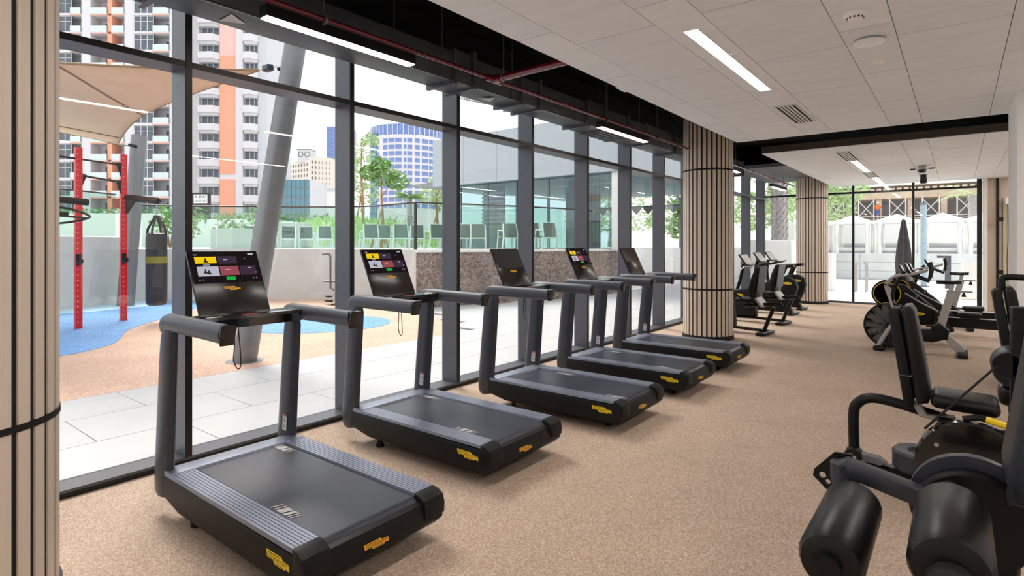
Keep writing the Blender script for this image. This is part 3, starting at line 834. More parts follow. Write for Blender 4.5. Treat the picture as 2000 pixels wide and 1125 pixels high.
def upright_bike(x, y, rz, label):
    t = thing('upright_bike', label, 'exercise bike', (x, y, 0), rz, 'upright bikes before the far column')
    MB().rbox((0, 0, .035), (.13, .52, .05), .018, 2).build('rear_foot', M['black_steel'], t)
    MB().rbox((.05, 0, .062), (.03, .46, .012), .004, 1).build('foot_trim', M['silver'], t)
    MB().rbox((-.95, 0, .035), (.13, .52, .05), .018, 2).build('front_foot', M['black_steel'], t)
    MB().prism([(0, .05), (-.06, .2), (.04, .42), (.10, .62), (.06, .78), (-.08, .86), (-.32, .86), (-.6, .72), (-.9, .5), (-1.0, .1), (-.9, .06)], -.085, .085, 'y', .035, 3).build('body', M['chassis'], t)
    oval_badge(t, (-.10, -.088, .72), (0, -1, 0), .2, .06)
    sp = MB().tube([(-.30, 0, .80), (-.18, 0, 1.08)], .045, 10, flat=(.7, 1.3), up=(0, 1, 0)).build('seat_post', M['black_steel'], t)
    MB().prism([(-.36, 1.08), (-.36, 1.12), (-.2, 1.13), (.02, 1.15), (.03, 1.09), (-.1, 1.07)], -.1, .1, 'y', .03, 3).build('saddle', M['leather'], t)
    MB().tube(smooth_path([(-.8, 0, .6), (-.84, 0, .95), (-.8, 0, 1.22)], 5), .04, 10).build('mast', M['black_steel'], t)
    cs = MB().rbox((0, 0, 0), (.44, .29, .03), .01, 2).build('console', M['bezel'], t)
    set_matrix(cs, facing((-.74, 0, 1.30), (.6, 0, .45)))
    MB().box(-.19, .19, -.11, .12, .0152, .0168).build('screen', M['label'], cs)  # whitened to stand for screen glare
    MB().tube(smooth_path([(-.45, -.22, 1.2), (-.6, -.24, 1.15), (-.78, -.1, 1.1), (-.78, .1, 1.1), (-.6, .24, 1.15), (-.45, .22, 1.2)], 5), .016, 8).build('handlebar', M['black_steel'], t)
    for s in (-1, 1):
        c_ = MB().tube([(-.42, .09 * s, .34), (-.42 + .1 * s, .13 * s, .34 - .13 * s)], .014, 8).build('crank', M['black_steel'], t)
        MB().rbox((-.42 + .1 * s, .18 * s, .34 - .13 * s), (.1, .09, .03), .01, 1).build('pedal', M['rubber'], c_)
    return t
upright_bike(-2.96, 14.15, RZ, 'black upright exercise bike behind the recumbent bikes')
upright_bike(-3.02, 15.4, RZ, 'black upright exercise bike nearest the far slatted column')

# ================================================================== ROWERS
def rower(x, y, label):
    t = thing('rowing_machine', label, 'rowing machine', (x, y, 0), 0, 'rowing machines at the back')
    Y = Matrix.Rotation(PI / 2, 4, 'X')
    cx, cz = -.945, .78
    W = Matrix.Translation((cx, 0, cz)) @ Y
    fw = MB().lathe([(0.0, -.10), (.20, -.10), (.225, -.08), (.225, .08), (.20, .10), (0, .10)], 36, W).build('flywheel_housing', M['chassis'], t)
    for s in (-1, 1):
        MB().lathe([(.184, .1005 * s), (.184, .104 * s), (.196, .104 * s), (.196, .1005 * s)], 36, W).build('yellow_ring', M['yellow'], fw)
    MB().prism([(-.84, .96), (-.70, .93), (-.35, .62), (-.22, .47), (-.22, .28), (-.55, .29), (-.84, .50), (-.9, .7)], -.075, .075, 'y', .025, 2).build('body', M['chassis'], t)
    MB().tube([(-.70, -.078, .80), (-.5, -.08, .665), (-.26, -.078, .53)], .012, 8).build('body_trim', M['silver_paint'], t)
    oval_badge(t, (-.53, -.078, .47), (0, -1, 0), .2, .055)
    MB().rbox((.42, 0, .36), (1.36, .11, .15), .012, 1).build('rail', M['black_steel'], t)
    MB().box(-.2, 1.08, -.056, .056, .436, .442).build('rail_top', M['silver_paint'], t)
    st = MB().rbox((.14, 0, .50), (.3, .32, .06), .025, 3).build('seat', M['leather'], t)
    MB().box(.02, .26, -.07, .07, .44, .48).build('seat_carriage', M['black_steel'], st)
    for s in (-1, 1):
        f = MB().prism([(-.32, .26), (-.12, .20), (-.05, .23), (-.22, .52), (-.30, .5)], .10 * s - .05, .10 * s + .05, 'y', .012, 1).build('footplate', M['rubber'], t)
        MB().tube([(-.26, .10 * s - .055, .44), (-.2, .10 * s, .46), (-.26, .10 * s + .055, .44)], .01, 6).build('foot_strap', M['silver'], f)
    MB().prism([(-.95, .56), (-.85, .56), (-.78, .05), (-.98, .05)], -.05, .05, 'y', .01, 1).build('front_leg', M['black_steel'], t)
    MB().rbox((-.88, 0, .03), (.12, .56, .05), .015, 1).build('front_foot', M['rubber'], t)
    MB().prism([(.95, .30), (1.05, .30), (1.08, .04), (.92, .04)], -.05, .05, 'y', .01, 1).build('rear_leg', M['black_steel'], t)
    MB().rbox((1.0, 0, .03), (.1, .5, .05), .015, 1).build('rear_foot', M['rubber'], t)
    MB().tube(smooth_path([(-.80, 0, .92), (-.85, 0, 1.05), (-.78, 0, 1.12)], 5), .022, 8).build('display_arm', M['black_steel'], t)
    d = MB().rbox((0, 0, 0), (.30, .22, .03), .01, 2).build('display', M['bezel'], t)
    set_matrix(d, facing((-.73, 0, 1.16), (.8, 0, .35)))
    MB().box(-.13, .13, -.085, .085, .0152, .0165).build('screen', M['screen_off'], d)
    MB().tube(smooth_path([(-.55, -.22, .74), (-.52, -.08, .77), (-.52, .08, .77), (-.55, .22, .74)], 5), .016, 8).build('pull_handle', M['rubber'], t)
    return t
rower(0.0, 11.5, 'black rowing machine with yellow ringed flywheel, just behind the air bike')
rower(0.06, 12.65, 'second black rowing machine, partly hidden behind the first rower')

# ================================================================== AIR BIKES
def air_bike(x, y, label):
    t = thing('air_bike', label, 'exercise bike', (x, y, 0), 0, 'air bikes with fan wheels')
    Yr = Matrix.Rotation(PI / 2, 4, 'X')
    c = Vector((-.82, 0, .37)); r = .335
    W = Matrix.Translation(c) @ Yr
    rim = MB()
    for s in (-1, 1):
        rim.tube([c + Vector((r * math.cos(a), .07 * s, r * math.sin(a))) for a in [2 * PI * i / 40 for i in range(40)]], .011, 8, closed=True)
    rim.lathe([(r - .006, -.07), (r - .006, .07), (r + .004, .07), (r + .004, -.07)], 40, W)
    fan = rim.build('fan_rim', M['black_steel'], t)
    for i in range(14):
        a = 2 * PI * i / 14
        MB().box(.05, r - .012, -.002, .002, -.05, .05, Matrix.Translation(c) @ Matrix.Rotation(-a, 4, 'Y') @ Matrix.Rotation(.5, 4, 'X')).build('fan_blade', M['mesh_guard'], fan)
    wires = MB()
    for s in (-1, 1):
        for i in range(60):
            a = 2 * PI * i / 60
            wires.tube([c + Vector((.05 * math.cos(a), .075 * s, .05 * math.sin(a))), c + Vector((r * math.cos(a), .073 * s, r * math.sin(a)))], .0022, 4)
        for rr in (.12, .19, .26):
            wires.tube([c + Vector((rr * math.cos(a), .075 * s, rr * math.sin(a))) for a in [2 * PI * i / 36 for i in range(36)]], .0022, 4, closed=True)
    wires.build('wire_guard', M['conduit'], fan, kind='stuff')
    for i in range(9):
        a = 2 * PI * i / 9 + .2
        MB().tube([c + Vector((.04 * math.cos(a), -.08, .04 * math.sin(a))), c + Vector((r * math.cos(a), -.075, r * math.sin(a)))], .005, 5).build('guard_spoke', M['black_steel'], fan)
    MB().lathe([(.055, -.11), (.055, .11)], 18, W).build('hub', M['black_steel'], t)
    for s in (-1, 1):
        MB().tube([(-.80, .1 * s, .39), (-.97, .12 * s, .05)], .022, 8, flat=(1.3, .6), up=(1, 0, 0)).build('fork', M['silver_paint'], t)
    MB().prism([(-.86, .30), (-.7, .34), (-.72, .04), (-.9, .04)], -.06, .06, 'y', .012, 1).build('front_support', M['black_steel'], t)
    MB().rbox((-.92, 0, .04), (.1, .6, .06), .02, 2).build('front_foot', M['black_steel'], t)
    for s in (-1, 1): MB().cyl((-.98, .26 * s - .02, .04), (-.98, .26 * s + .02, .04), .04, .04, 14).build('transport_wheel', M['rubber'], t)
    MB().prism([(-.78, .20), (-.74, .32), (-.30, .36), (-.16, .34), (-.14, .22), (-.3, .16)], -.05, .05, 'y', .02, 2).build('main_beam', M['black_steel'], t)
    MB().prism([(-.32, .40), (-.22, .46), (-.10, .36), (-.12, .22), (-.30, .20)], -.07, .07, 'y', .03, 2).build('crank_housing', M['chassis'], t)
    MB().prism([(-.24, .32), (-.14, .34), (.09, .10), (.06, .04), (-.02, .04)], -.035, .035, 'y', .012, 1).build('rear_leg', M['silver_paint'], t)
    MB().rbox((.05, 0, .035), (.12, .6, .05), .018, 2).build('rear_foot', M['rubber'], t)
    MB().prism([(-.275, .32), (-.17, .32), (-.115, .56), (-.03, .92), (-.13, .92), (-.22, .56)], -.04, .04, 'y', .012, 1).build('seat_tube', M['silver_paint'], t)
    MB().cyl((-.09, 0, .90), (-.07, 0, 1.03), .03, .03, 12).build('seat_post', M['silver'], t)
    MB().rbox((.01, 0, .925), (.30, .045, .025), .006, 1).build('seat_slider', M['silver_paint'], t)
    MB().cyl((.06, 0, .91), (.06, 0, .85), .012, .03, 10).build('slider_knob', M['rubber'], t)
    sd = MB()
    prof = [(-.24, .02), (-.18, .03), (-.1, .055), (-.02, .105), (.06, .12), (.1, .10)]
    def P(u, v):
        i = u * (len(prof) - 1); k = min(int(i), len(prof) - 2); f = i - k
        x_ = prof[k][0] * (1 - f) + prof[k + 1][0] * f; w = prof[k][1] * (1 - f) + prof[k + 1][1] * f
        a = PI * 2 * v
        return (x_ * .85 - .05, w * math.cos(a), 1.05 + .028 * math.sin(a) + .02 * max(0, u - .5))
    sd.grid(P, 12, 14)
    sd.build('saddle', M['leather'], t)
    for s in (-1, 1):
        arm = smooth_path([(-.72, .16 * s, .42), (-.80, .2 * s, .75), (-.86, .22 * s, 1.0), (-.74, .23 * s, 1.13), (-.55, .23 * s, 1.16), (-.36, .23 * s, 1.22)], 6)
        a_ = MB().tube(arm, .018, 8).build('push_arm', M['silver_paint'], t)
        MB().tube([(-.33, .23 * s, 1.10), (-.31, .23 * s, 1.22), (-.33, .23 * s, 1.34)], .022, 10).build('hand_grip', M['rubber'], a_)
        MB().tube([(-.34, .15 * s, 1.06), (-.42, .2 * s, 1.10), (-.55, .23 * s, 1.15)], .017, 8).build('grip_branch', M['black_steel'], a_)
        cr = MB().tube([(-.2, .08 * s, .3), (-.2 + .12 * s, .11 * s, .3 - .12 * s)], .014, 8).build('crank', M['black_steel'], t)
        MB().rbox((-.2 + .12 * s, .16 * s, .3 - .12 * s), (.1, .09, .025), .006, 1).build('pedal', M['rubber'], cr)
    MB().tube(smooth_path([(-.80, 0, .66), (-.78, 0, .9), (-.70, 0, 1.10), (-.64, 0, 1.2)], 5), .026, 10).build('mast', M['black_steel'], t)
    d = MB().rbox((0, 0, 0), (.24, .17, .03), .01, 2).build('display', M['bezel'], t)
    set_matrix(d, facing((-.60, 0, 1.24), (.85, 0, .4)))
    MB().box(-.1, .1, -.06, .06, .0152, .0165).build('screen', M['screen_off'], d)
    MB().tube([(-.86, -.24, 1.0), (-.80, 0, .97), (-.86, .24, 1.0)], .014, 8).build('foot_rest_bar', M['black_steel'], t)
    return t
air_bike(0.0, 10.42, 'grey and black air bike with big fan wheel, nearest of the back machines')
air_bike(0.12, 13.7, 'second air bike farther back, only its saddle and handlebars showing')

# ================================================================== STRENGTH MACHINES
def plate(name, outer, holes, th, m, parent, label=None):
    """flat plate with real holes, from filled curves"""
    cu = bpy.data.curves.new(name, 'CURVE')
    cu.dimensions = '2D'; cu.fill_mode = 'BOTH'; cu.extrude = th / 2
    for pts in [outer] + holes:
        sp = cu.splines.new('POLY'); sp.points.add(len(pts) - 1)
        for i, p in enumerate(pts): sp.points[i].co = (p[0], p[1], 0, 1)
        sp.use_cyclic_u = True
    o = bpy.data.objects.new(name, cu); col.objects.link(o)
    me = bpy.data.meshes.new_from_object(o.evaluated_get(bpy.context.evaluated_depsgraph_get()))
    bpy.data.objects.remove(o)
    me.materials.clear(); me.materials.append(m)
    r = bpy.data.objects.new(name, me); col.objects.link(r)
    if parent: r.parent = parent
    if label: r['label'] = label
    return r
XR = Matrix.Rotation(PI / 2, 4, 'X')      # turns a lathe axis from Z to -Y
def ydisc(x, y, z): return Matrix.Translation((x, y, z)) @ XR
def roll(mb, x, y0, y1, z, r, e=.035):
    """upholstered roller lying along Y with rounded ends"""
    prof = [(0.03, y0), (r - e, y0), (r - .01, y0 + .008), (r, y0 + e), (r, y1 - e), (r - .012, y1 - .008), (r - e, y1), (0.0, y1)]
    return mb.lathe([(a, -b) for a, b in prof], 28, Matrix.Translation((x, 0, z)) @ XR)

def padded_back(t, dx=0.0, dz=0.0):
    b = MB().prism([(-.292 + dx, 1.165 + dz), (-.278 + dx, 1.20 + dz), (-.245 + dx, 1.205 + dz), (-.222 + dx, 1.17 + dz), (-.17 + dx, .86 + dz), (-.138 + dx, .63 + dz), (-.15 + dx, .59 + dz), (-.205 + dx, .575 + dz), (-.222 + dx, .62 + dz), (-.255 + dx, .9 + dz)], -.14, .14, 'y', .022, 3).build('backrest', M['leather'], t)
    MB().prism([(-.365 + dx, 1.155 + dz), (-.35 + dx, 1.18 + dz), (-.31 + dx, 1.18 + dz), (-.295 + dx, 1.1 + dz), (-.225 + dx, .60 + dz), (-.235 + dx, .54 + dz), (-.265 + dx, .53 + dz), (-.285 + dx, .6 + dz)], -.125, .125, 'y', .014, 2).build('back_shell', M['chassis'], b)
    MB().box(-.31 + dx, -.235 + dx, -.128, .128, .748 + dz, .753 + dz).build('shell_seam', M['conduit'], b)
    return b

A = thing('seated_leg_machine', 'black strength machine with tilted backrest, tube frame and big cam disc', 'strength machine', (0, 4.6, 0))
padded_back(A)
MB().rbox((0.0, 0.02, .605), (.34, .34, .085), .036, 4, Matrix.Rotation(.05, 4, 'Y')).build('seat', M['leather'], A, label='worn brown-black vinyl seat')
MB().tube(smooth_path([(-.575, .03, .10), (-.58, .03, .40), (-.555, .03, .49), (-.47, .03, .54), (-.3, .03, .525), (-.02, .03, .46)], 6), .034, 14).build('frame_tube', M['black_steel'], A)
MB().lathe([(0.0, -.05), (.05, -.05), (.055, -.04), (.055, .04), (.05, .05), (0, .05)], 24, ydisc(-.575, .0, .135)).build('pivot', M['black_steel'], A)
MB().lathe([(0.0, .051), (.012, .051), (.012, .058), (0, .058)], 12, ydisc(-.565, .0, .13)).build('pivot_bolt', M['silver'], A)
MB().rbox((-.12, .06, .055), (1.0, .09, .07), .01, 1).build('base_rail', M['black_steel'], A)
MB().rbox((-.55, .06, .03), (.12, .4, .05), .015, 1).build('floor_foot', M['rubber'], A)
MB().rbox((.45, .06, .03), (.12, .5, .05), .015, 1).build('floor_foot', M['rubber'], A)
MB().prism([(-.53, .12), (-.42, .10), (-.38, .12), (-.42, .15), (-.53, .16)], -.04, .04, 'y', .006, 1).build('rail_clamp', M['conduit'], A)
pk = MB().lathe([(.07, .02), (.15, .02), (.165, .035), (.165, .135), (.15, .15), (.08, .146), (.07, .13)], 36, Matrix.Translation((-.19, .02, .09))).build('turntable', M['upright'], A)
MB().rbox((-.17, -.02, .2), (.12, .05, .03), .006, 1).build('turntable_block', M['silver_paint'], pk)
MB().prism([(-.10, .50), (-.02, .50), (-.02, .36), (-.06, .30), (-.10, .34)], -.06, .06, 'y', .01, 1).build('seat_post', M['black_steel'], A)
MB().tube([(-.10, -.07, .40), (-.16, -.07, .385), (-.165, -.07, .35)], .016, 8).build('release_hook', M['black_steel'], A)
MB().prism([(-.24, .56), (-.20, .56), (-.16, .50), (-.10, .50), (-.1, .47), (-.2, .48)], -.05, .05, 'y', .006, 1).build('backrest_bracket', M['silver_paint'], A)
cam_d = MB().lathe([(0.0, -.04), (.25, -.04), (.262, -.03), (.262, .03), (.25, .04), (0, .04)], 48, ydisc(.055, -.44, .33)).build('cam_disc', M['gloss'], A)
MB().cyl((-.10, -.485, .44), (-.10, -.49, .44), .012, .012, 10).build('cam_bolt', M['silver'], cam_d)
MB().rbox((.08, -.3, .36), (.4, .16, .34), .05, 3).build('cam_housing', M['chassis'], A)
MB().rbox((.08, -.3, .1), (.22, .14, .2), .02, 2).build('cam_foot', M['black_steel'], A)
MB().tube([(.02, -.44, .60), (.09, -.44, .622), (.13, -.44, .615)], .018, 10).build('handle_stub', M['black_steel'], A)
MB().cyl((.12, -.44, .617), (.24, -.44, .590), .019, .019, 14).build('grip_sleeve', M['yellow'], A, label='bright yellow grip sleeve')
MB().cyl((-.16, -.36, .49), (.185, .0, .85), .007, .007, 8).build('cable', M['rubber'], A)
MB().lathe([(0, -.03), (.07, -.03), (.055, 0), (.07, .03), (0, .03)], 24, ydisc(.235, .03, .86)).build('pulley', M['black_steel'], A)
MB().rbox((.30, .05, .62), (.1, .1, 1.2), .01, 1).build('pulley_post', M['black_steel'], A)

C3 = thing('seated_thigh_machine', 'black strength machine with high backrest and handle bar, behind the others', 'strength machine', (0.62, 5.9, 0))
padded_back(C3, -.05, .07)
MB().tube(smooth_path([(-.345, 0, 1.24), (-.35, 0, 1.32), (-.32, 0, 1.345), (-.2, 0, 1.345), (.25, 0, 1.33)], 6), .024, 12).build('head_bar', M['black_steel'], C3)
MB().rbox((.05, 0, .62), (.40, .38, .09), .035, 3).build('seat', M['leather'], C3)
roll(MB(), -.30, -.62, -.25, .72, .135).build('thigh_roller', M['leather_blue'], C3)
MB().rbox((-.31, -.46, .52), (.17, .2, .14), .04, 3).build('knee_pad', M['leather'], C3)
MB().rbox((-.27, -.4, .42), (.13, .16, .12), .02, 2).build('pad_bracket', M['black_steel'], C3)
MB().cyl((-.27, -.4, .36), (-.27, -.4, .03), .045, .045, 12).build('column_post', M['black_steel'], C3)
MB().rbox((0, -.2, .045), (.7, .1, .07), .01, 1).build('base_rail', M['black_steel'], C3)
MB().rbox((-.02, -.02, .32), (.16, .16, .58), .02, 1).build('seat_pillar', M['black_steel'], C3)
for x in (-.3, .3): MB().rbox((x, -.2, .025), (.1, .6, .05), .012, 1).build('floor_foot', M['rubber'], C3)
MB().rbox((-.12, .06, 1.05), (.3, .06, .06), .01, 1).build('back_support', M['black_steel'], C3)

B = thing('leg_roller_machine', 'black strength machine in the foreground with two fat roller pads', 'strength machine', (0, 0, 0))
B.location = (0.0, 2.3, 0)
roll(MB(), -.275, -.56, -.09, .735, .083).build('roller_pad', M['leather'], B)
MB().cyl((-.275, -.585, .735), (-.275, -.02, .735), .03, .03, 14).build('roller_axle', M['black_steel'], B)
p2 = roll(MB(), -.015, -.585, -.16, .812, .09).build('roller_pad', M['leather'], B)
MB().lathe([(0, .565), (.04, .565), (.052, .58), (.052, .625), (.04, .64), (0, .643)], 24, ydisc(-.012, 0, .79)).build('roller_knob', M['rubber'], p2)
MB().cyl((-.015, -.18, .812), (-.015, .03, .812), .03, .03, 14).build('roller_axle', M['black_steel'], B)
MB().prism([(-.345, .825), (-.31, .845), (-.05, .79), (-.05, .73), (-.30, .785), (-.345, .76)], -.03, .05, 'y', .012, 2).build('swing_arm', M['upright'], B)
MB().tube([(-.325, -.0, .83), (-.325, -.0, .78), (-.30, -.01, .715)], .036, 14).build('arm_elbow', M['upright'], B)
hole = lambda cx, cy, r: [(cx + r * math.cos(2 * PI * i / 12), cy + r * math.sin(2 * PI * i / 12)) for i in range(12)]
pl = plate('index_plate', [(-.02, .07), (.035, .075), (.06, -.02), (.015, -.10), (-.03, -.085), (-.09, -.03), (-.085, -.005)], [hole(-.058, -.022, .012), hole(-.04, -.042, .009), hole(-.018, -.058, .012), hole(.004, -.076, .008)], .012, M['black_steel'], B)
set_matrix(pl, facing((-.335, .055, .775), (0, -1, 0)))
MB().box(.03, .037, -.05, -.012, .006, .007).build('index_mark', M['yellow'], pl)
D = MB().lathe([(0.0, -.03), (.148, -.03), (.155, -.024), (.155, .024), (.148, .03), (0, .03)], 56, ydisc(.035, .05, .715)).build('pivot_disc', M['chassis'], B)
MB().lathe([(.118, -.085), (.168, -.085), (.172, -.07), (.172, -.035), (.118, -.03)], 56, ydisc(.035, .05, .735)).build('disc_guard', M['upright'], D)
MB().cyl((.105, .1, 0.0), (.105, .1, .62), .05, .05, 18).build('support_post', M['black_steel'], B)
MB().rbox((.25, .1, .03), (.7, .14, .06), .012, 1).build('base_rail', M['black_steel'], B)
MB().prism([(.118, .86), (.109, .93), (.180, 1.42), (.205, 1.47), (.28, 1.48), (.307, 1.44), (.245, .92), (.23, .85)], -.16, .16, 'y', .035, 4).build('backrest', M['leather_blue'], B, label='graphite backrest catching the window light')
MB().rbox((.56, .02, .60), (.4, .36, .09), .035, 3).build('seat', M['leather'], B)
MB().rbox((.5, .1, .3), (.12, .12, .55), .015, 1).build('seat_pillar', M['black_steel'], B)
MB().tube([(.12, -.02, .84), (.26, .0, .84), (.42, 0, .66)], .03, 12).build('handle_tube', M['upright'], B)

# ================================================================== TERRACE OUTSIDE
def flat(name, poly, z0, z1, m, kind='structure'):
    return MB().prism(poly, z0, z1, 'z').build(name, m, None, None, kind)
flat('ground', [(-300, -200), (300, -200), (300, 300), (-300, 300)], -.9, -.45, M['planter'])
flat('terrace_ground', [(-4.66, -12), (-4.66, 18.05), (14, 18.05), (14, 31.5), (-9.2, 31.5), (-9.2, 14.5), (-19, 8), (-19, -12)], -.45, -.03, M['grout'])
tan = flat('ground_rubber', [(-7.2, -12), (-7.2, 7.6), (-10.9, 10.1), (-14.5, 10.2), (-19, 7), (-19, -12)], -.03, .0, M['tan_rubber'])
blue = smooth_path([(-9.9, -6, 0), (-9.9, 1.0, 0), (-10.15, 2.4, 0), (-10.25, 2.7, 0), (-10.8, 3.28, 0), (-12.2, 3.92, 0), (-13.2, 4.7, 0), (-14.0, 5.45, 0), (-15.0, 6.3, 0), (-16.6, 7.3, 0)], 5)
flat('ground_blue_rubber', [(p.x, p.y) for p in blue] + [(-17.8, 6.6), (-18.5, 5.5), (-17.3, 3.8), (-15.5, -6)], .0, .006, M['blue_rubber'])
flat('ground_sunlit_blue_rubber', [(-16.75, -1.0), (-16.2, 4.4), (-16.6, 5.9), (-17.4, 6.6), (-18.2, 6.0), (-17.2, 4.0), (-17.3, -1.0)], .006, .010, M['sunlit_blue'])  # paler strip painted where sun falls on the blue rubber
el = [(-10.3 + 1.35 * math.cos(a) - .5 * math.sin(a), 6.6 + 1.25 * math.sin(a) + 1.5 * math.cos(a) * .45) for a in [2 * PI * i / 40 for i in range(40)]]
flat('ground_blue_rubber', el, .0, .006, M['blue_rubber'])
pave = structure('paved_terrace', MB().box(-7.2, -4.66, -4.2, 18.0, -.03, -.008), M['grout'])
PW, PL = .846, 1.30
paver_mesh = MB().rbox((PW / 2, PL / 2, -.012), (PW - .006, PL - .006, .024), .003, 1).mesh('paver', M['paver'])
for i in range(8):
    for j in range(-3, 24):
        x = -4.66 - PW * (i + 1); y = PL * j + (PL / 2 if i % 2 else 0) - .4
        if i > 2 and y < 7.6 + (i - 3) * .62: continue
        if x < -10.4 and y < 11.5: continue
        if x < -9.3 and y > 13.2: continue
        if x < -9.0 and y > 16: continue
        share('paver', paver_mesh, pave, (x, y, 0))
big = structure('paved_terrace', MB().box(-4.6, 13.9, 18.1, 31.0, -.03, -.012), M['grout'])
pm2 = MB().box(.004, 1.796, .004, 1.796, -.012, 0).mesh('paver', M['white_paving'])
for i in range(8):
    for j in range(7): share('paver', pm2, big, (-4.6 + 1.8 * i, 18.1 + 1.8 * j, 0))

# ---- planter walls and the upper deck
DK = 1.45
def wall_run(name, pts, z1, th, m, parts=True):
    mb = MB()
    P = [Vector((p[0], p[1])) for p in pts]
    poly = [(p.x, p.y) for p in P]
    off = []
    for i, p in enumerate(P):
        d = (P[min(i + 1, len(P) - 1)] - P[max(i - 1, 0)]).normalized()
        n = Vector((-d.y, d.x))
        off.append((p.x + n.x * th, p.y + n.y * th))
    return structure(name, mb.prism(poly + off[::-1], -.02, z1, 'z'), m, angle=25)
left_run = [(-15.6, -4.0), (-16.3, 1.0), (-16.9, 3.2), (-17.5, 4.7), (-18.15, 5.85)]
wall_run('wall_planter_left', left_run, 1.80, .35, M['planter'])
mid_run = [(-18.15, 5.85), (-17.6, 6.75), (-16.6, 7.85), (-15.4, 9.0), (-14.3, 10.0), (-13.2, 10.3), (-12.2, 10.15), (-11.0, 10.0)]
wall_run('wall_planter_middle', mid_run, 1.47, .35, M['planter'])
gr_run = [(-10.95, 9.98), (-10.45, 11.4), (-9.75, 13.2), (-9.35, 14.8), (-9.1, 17.4)]
wall_run('wall_granite', gr_run, 1.40, .3, M['granite'])
wall_run('wall_granite_coping', [(x + .03, y) for x, y in gr_run], 1.0, .25, M['granite'])
MB().prism([(-10.92, 9.94), (-10.4, 11.4), (-9.7, 13.2), (-9.3, 14.8), (-9.05, 17.4), (-9.6, 17.4), (-10.0, 14.8), (-11.3, 10.2)], 1.40, 1.47, 'z').build('wall_coping', M['white_paint'], None, None, 'structure')
wall_run('wall_white_terrace', [(-9.1, 17.4), (-8.95, 21.0), (-8.8, 31.0)], 1.47, .4, M['white_paint'])
flat('upper_deck', [(-18.5, 5.9), (-17.9, 7.0), (-15.6, 9.3), (-13.3, 10.6), (-11.1, 10.3), (-9.6, 14.8), (-9.3, 17.4), (-9.1, 31), (-9.1, 70), (-75, 70), (-75, -40), (-16.2, -40), (-16.6, 1.0)], -.4, DK, M['stone_wall'])
flat('far_deck', [(-9.0, 31.0), (14, 31.0), (14, 60), (-9.0, 60)], -.4, 1.15, M['stone_wall'])

# ---- glass balustrades along the planter edge
def balustrade(name, pts, z0, z1, label, posts):
    t = thing(name, label, 'railing', (pts[0][0], pts[0][1], z0))
    o = Vector((pts[0][0], pts[0][1], 0))
    P = [Vector((p[0], p[1], 0)) - o for p in pts]
    H = z1 - z0
    for a, b in zip(P[:-1], P[1:]):
        d = b - a; L = d.length; rz = math.atan2(d.y, d.x)
        g = MB().box(.012, L - .012, -.008, .008, .03, H - .03).build('glass_panel', M['rail_glass'], t)
        g.location = a; g.rotation_euler = (0, 0, rz)
    MB().tube([p + Vector((0, 0, H)) for p in P], .024, 8).build('top_rail', M['dark_rail'], t)
    for i in posts:
        MB().box(P[i].x - .03, P[i].x + .03, P[i].y - .03, P[i].y + .03, 0, H).build('post', M['dark_rail'], t)
    return t
balustrade('glass_balustrade', [(-15.75, -4.0), (-16.45, 1.0), (-17.05, 3.1), (-17.65, 4.6), (-18.2, 5.55)], 1.80, 2.98, 'glass balustrade with dark rail above the curved planter behind the red rig', (0,))
balustrade('glass_balustrade', [(-18.1, 6.15), (-17.75, 6.9), (-17.0, 7.7), (-16.2, 8.5), (-15.4, 9.25), (-14.35, 10.2), (-13.2, 10.5), (-12.2, 10.35), (-11.3, 10.25), (-10.75, 11.4), (-10.05, 13.2), (-9.65, 14.8), (-9.52, 16.4)], 1.47, 2.72, 'long glass balustrade with dark rail along the white terrace wall', (1, 8))

# ---- chairs on the upper deck
def chair_meshes():
    fr = MB()
    for s in (-1, 1):
        fr.tube([(.02, .27 * s, 0), (.10, .25 * s, .40), (.0, .23 * s, .82)], .027, 6)
        fr.tube([(-.44, .27 * s, 0), (-.40, .25 * s, .42), (-.36, .26 * s, .62), (.05, .26 * s, .60)], .024, 6)
    fr.tube([(0, -.23, .82), (-.015, 0, .835), (0, .23, .82)], .022, 6)
    fr.tube([(.09, -.25, .36), (.09, .25, .36)], .024, 6).tube([(-.4, -.25, .4), (-.4, .25, .4)], .022, 6)
    sl = MB().box(-.4, .08, -.24, .24, .385, .405).prism([(.105, .40), (.115, .40), (.015, .84), (.0, .84)], -.225, .225, 'y')
    return fr.mesh('frame', M['chair_white']), sl.mesh('sling', M['sling'])
cf, cs_ = chair_meshes()
def chair(x, y, rz, label, sc=1.0):
    t = thing('sling_chair', label, 'chair', (x, y, DK), rz, 'white sling chairs on the upper deck')
    t.scale = (sc, sc, sc)
    share('frame', cf, t); share('sling', cs_, t)
LL = ['white sling chair farthest left behind the glass balustrade', 'white sling chair just left of the leaning steel mast', 'white sling chair just right of the leaning steel mast', 'white sling chair second right of the leaning mast', 'white sling chair third right of the leaning mast', 'white sling chair on the deck beside the second window mullion']
for (x, y, a), lb in zip([(-20.55, 10.55, .1), (-20.02, 11.02, -.2), (-19.5, 11.42, .15), (-18.98, 11.85, -.1), (-18.5, 12.3, .1), (-17.95, 12.75, -.15)], LL):
    k_ = 1.05 if LL.index(lb) % 2 else 1.0
    chair(x * k_, y * k_, -.55 + a, lb, 1.0)
LR = ['white sling chair over the second console, leftmost of that cluster', 'white sling chair over the second console, second of that cluster', 'white sling chair over the second console, third of that cluster', 'white sling chair over the second console, rightmost of that cluster', 'white sling chair left of the third mullion', 'white sling chair hidden partly behind the third mullion', 'white sling chair right of the third mullion, before the pavilion louvres', 'white sling chair above the third console', 'white sling chair left of the fourth mullion', 'white sling chair first right of the fourth mullion', 'white sling chair above the fourth console']
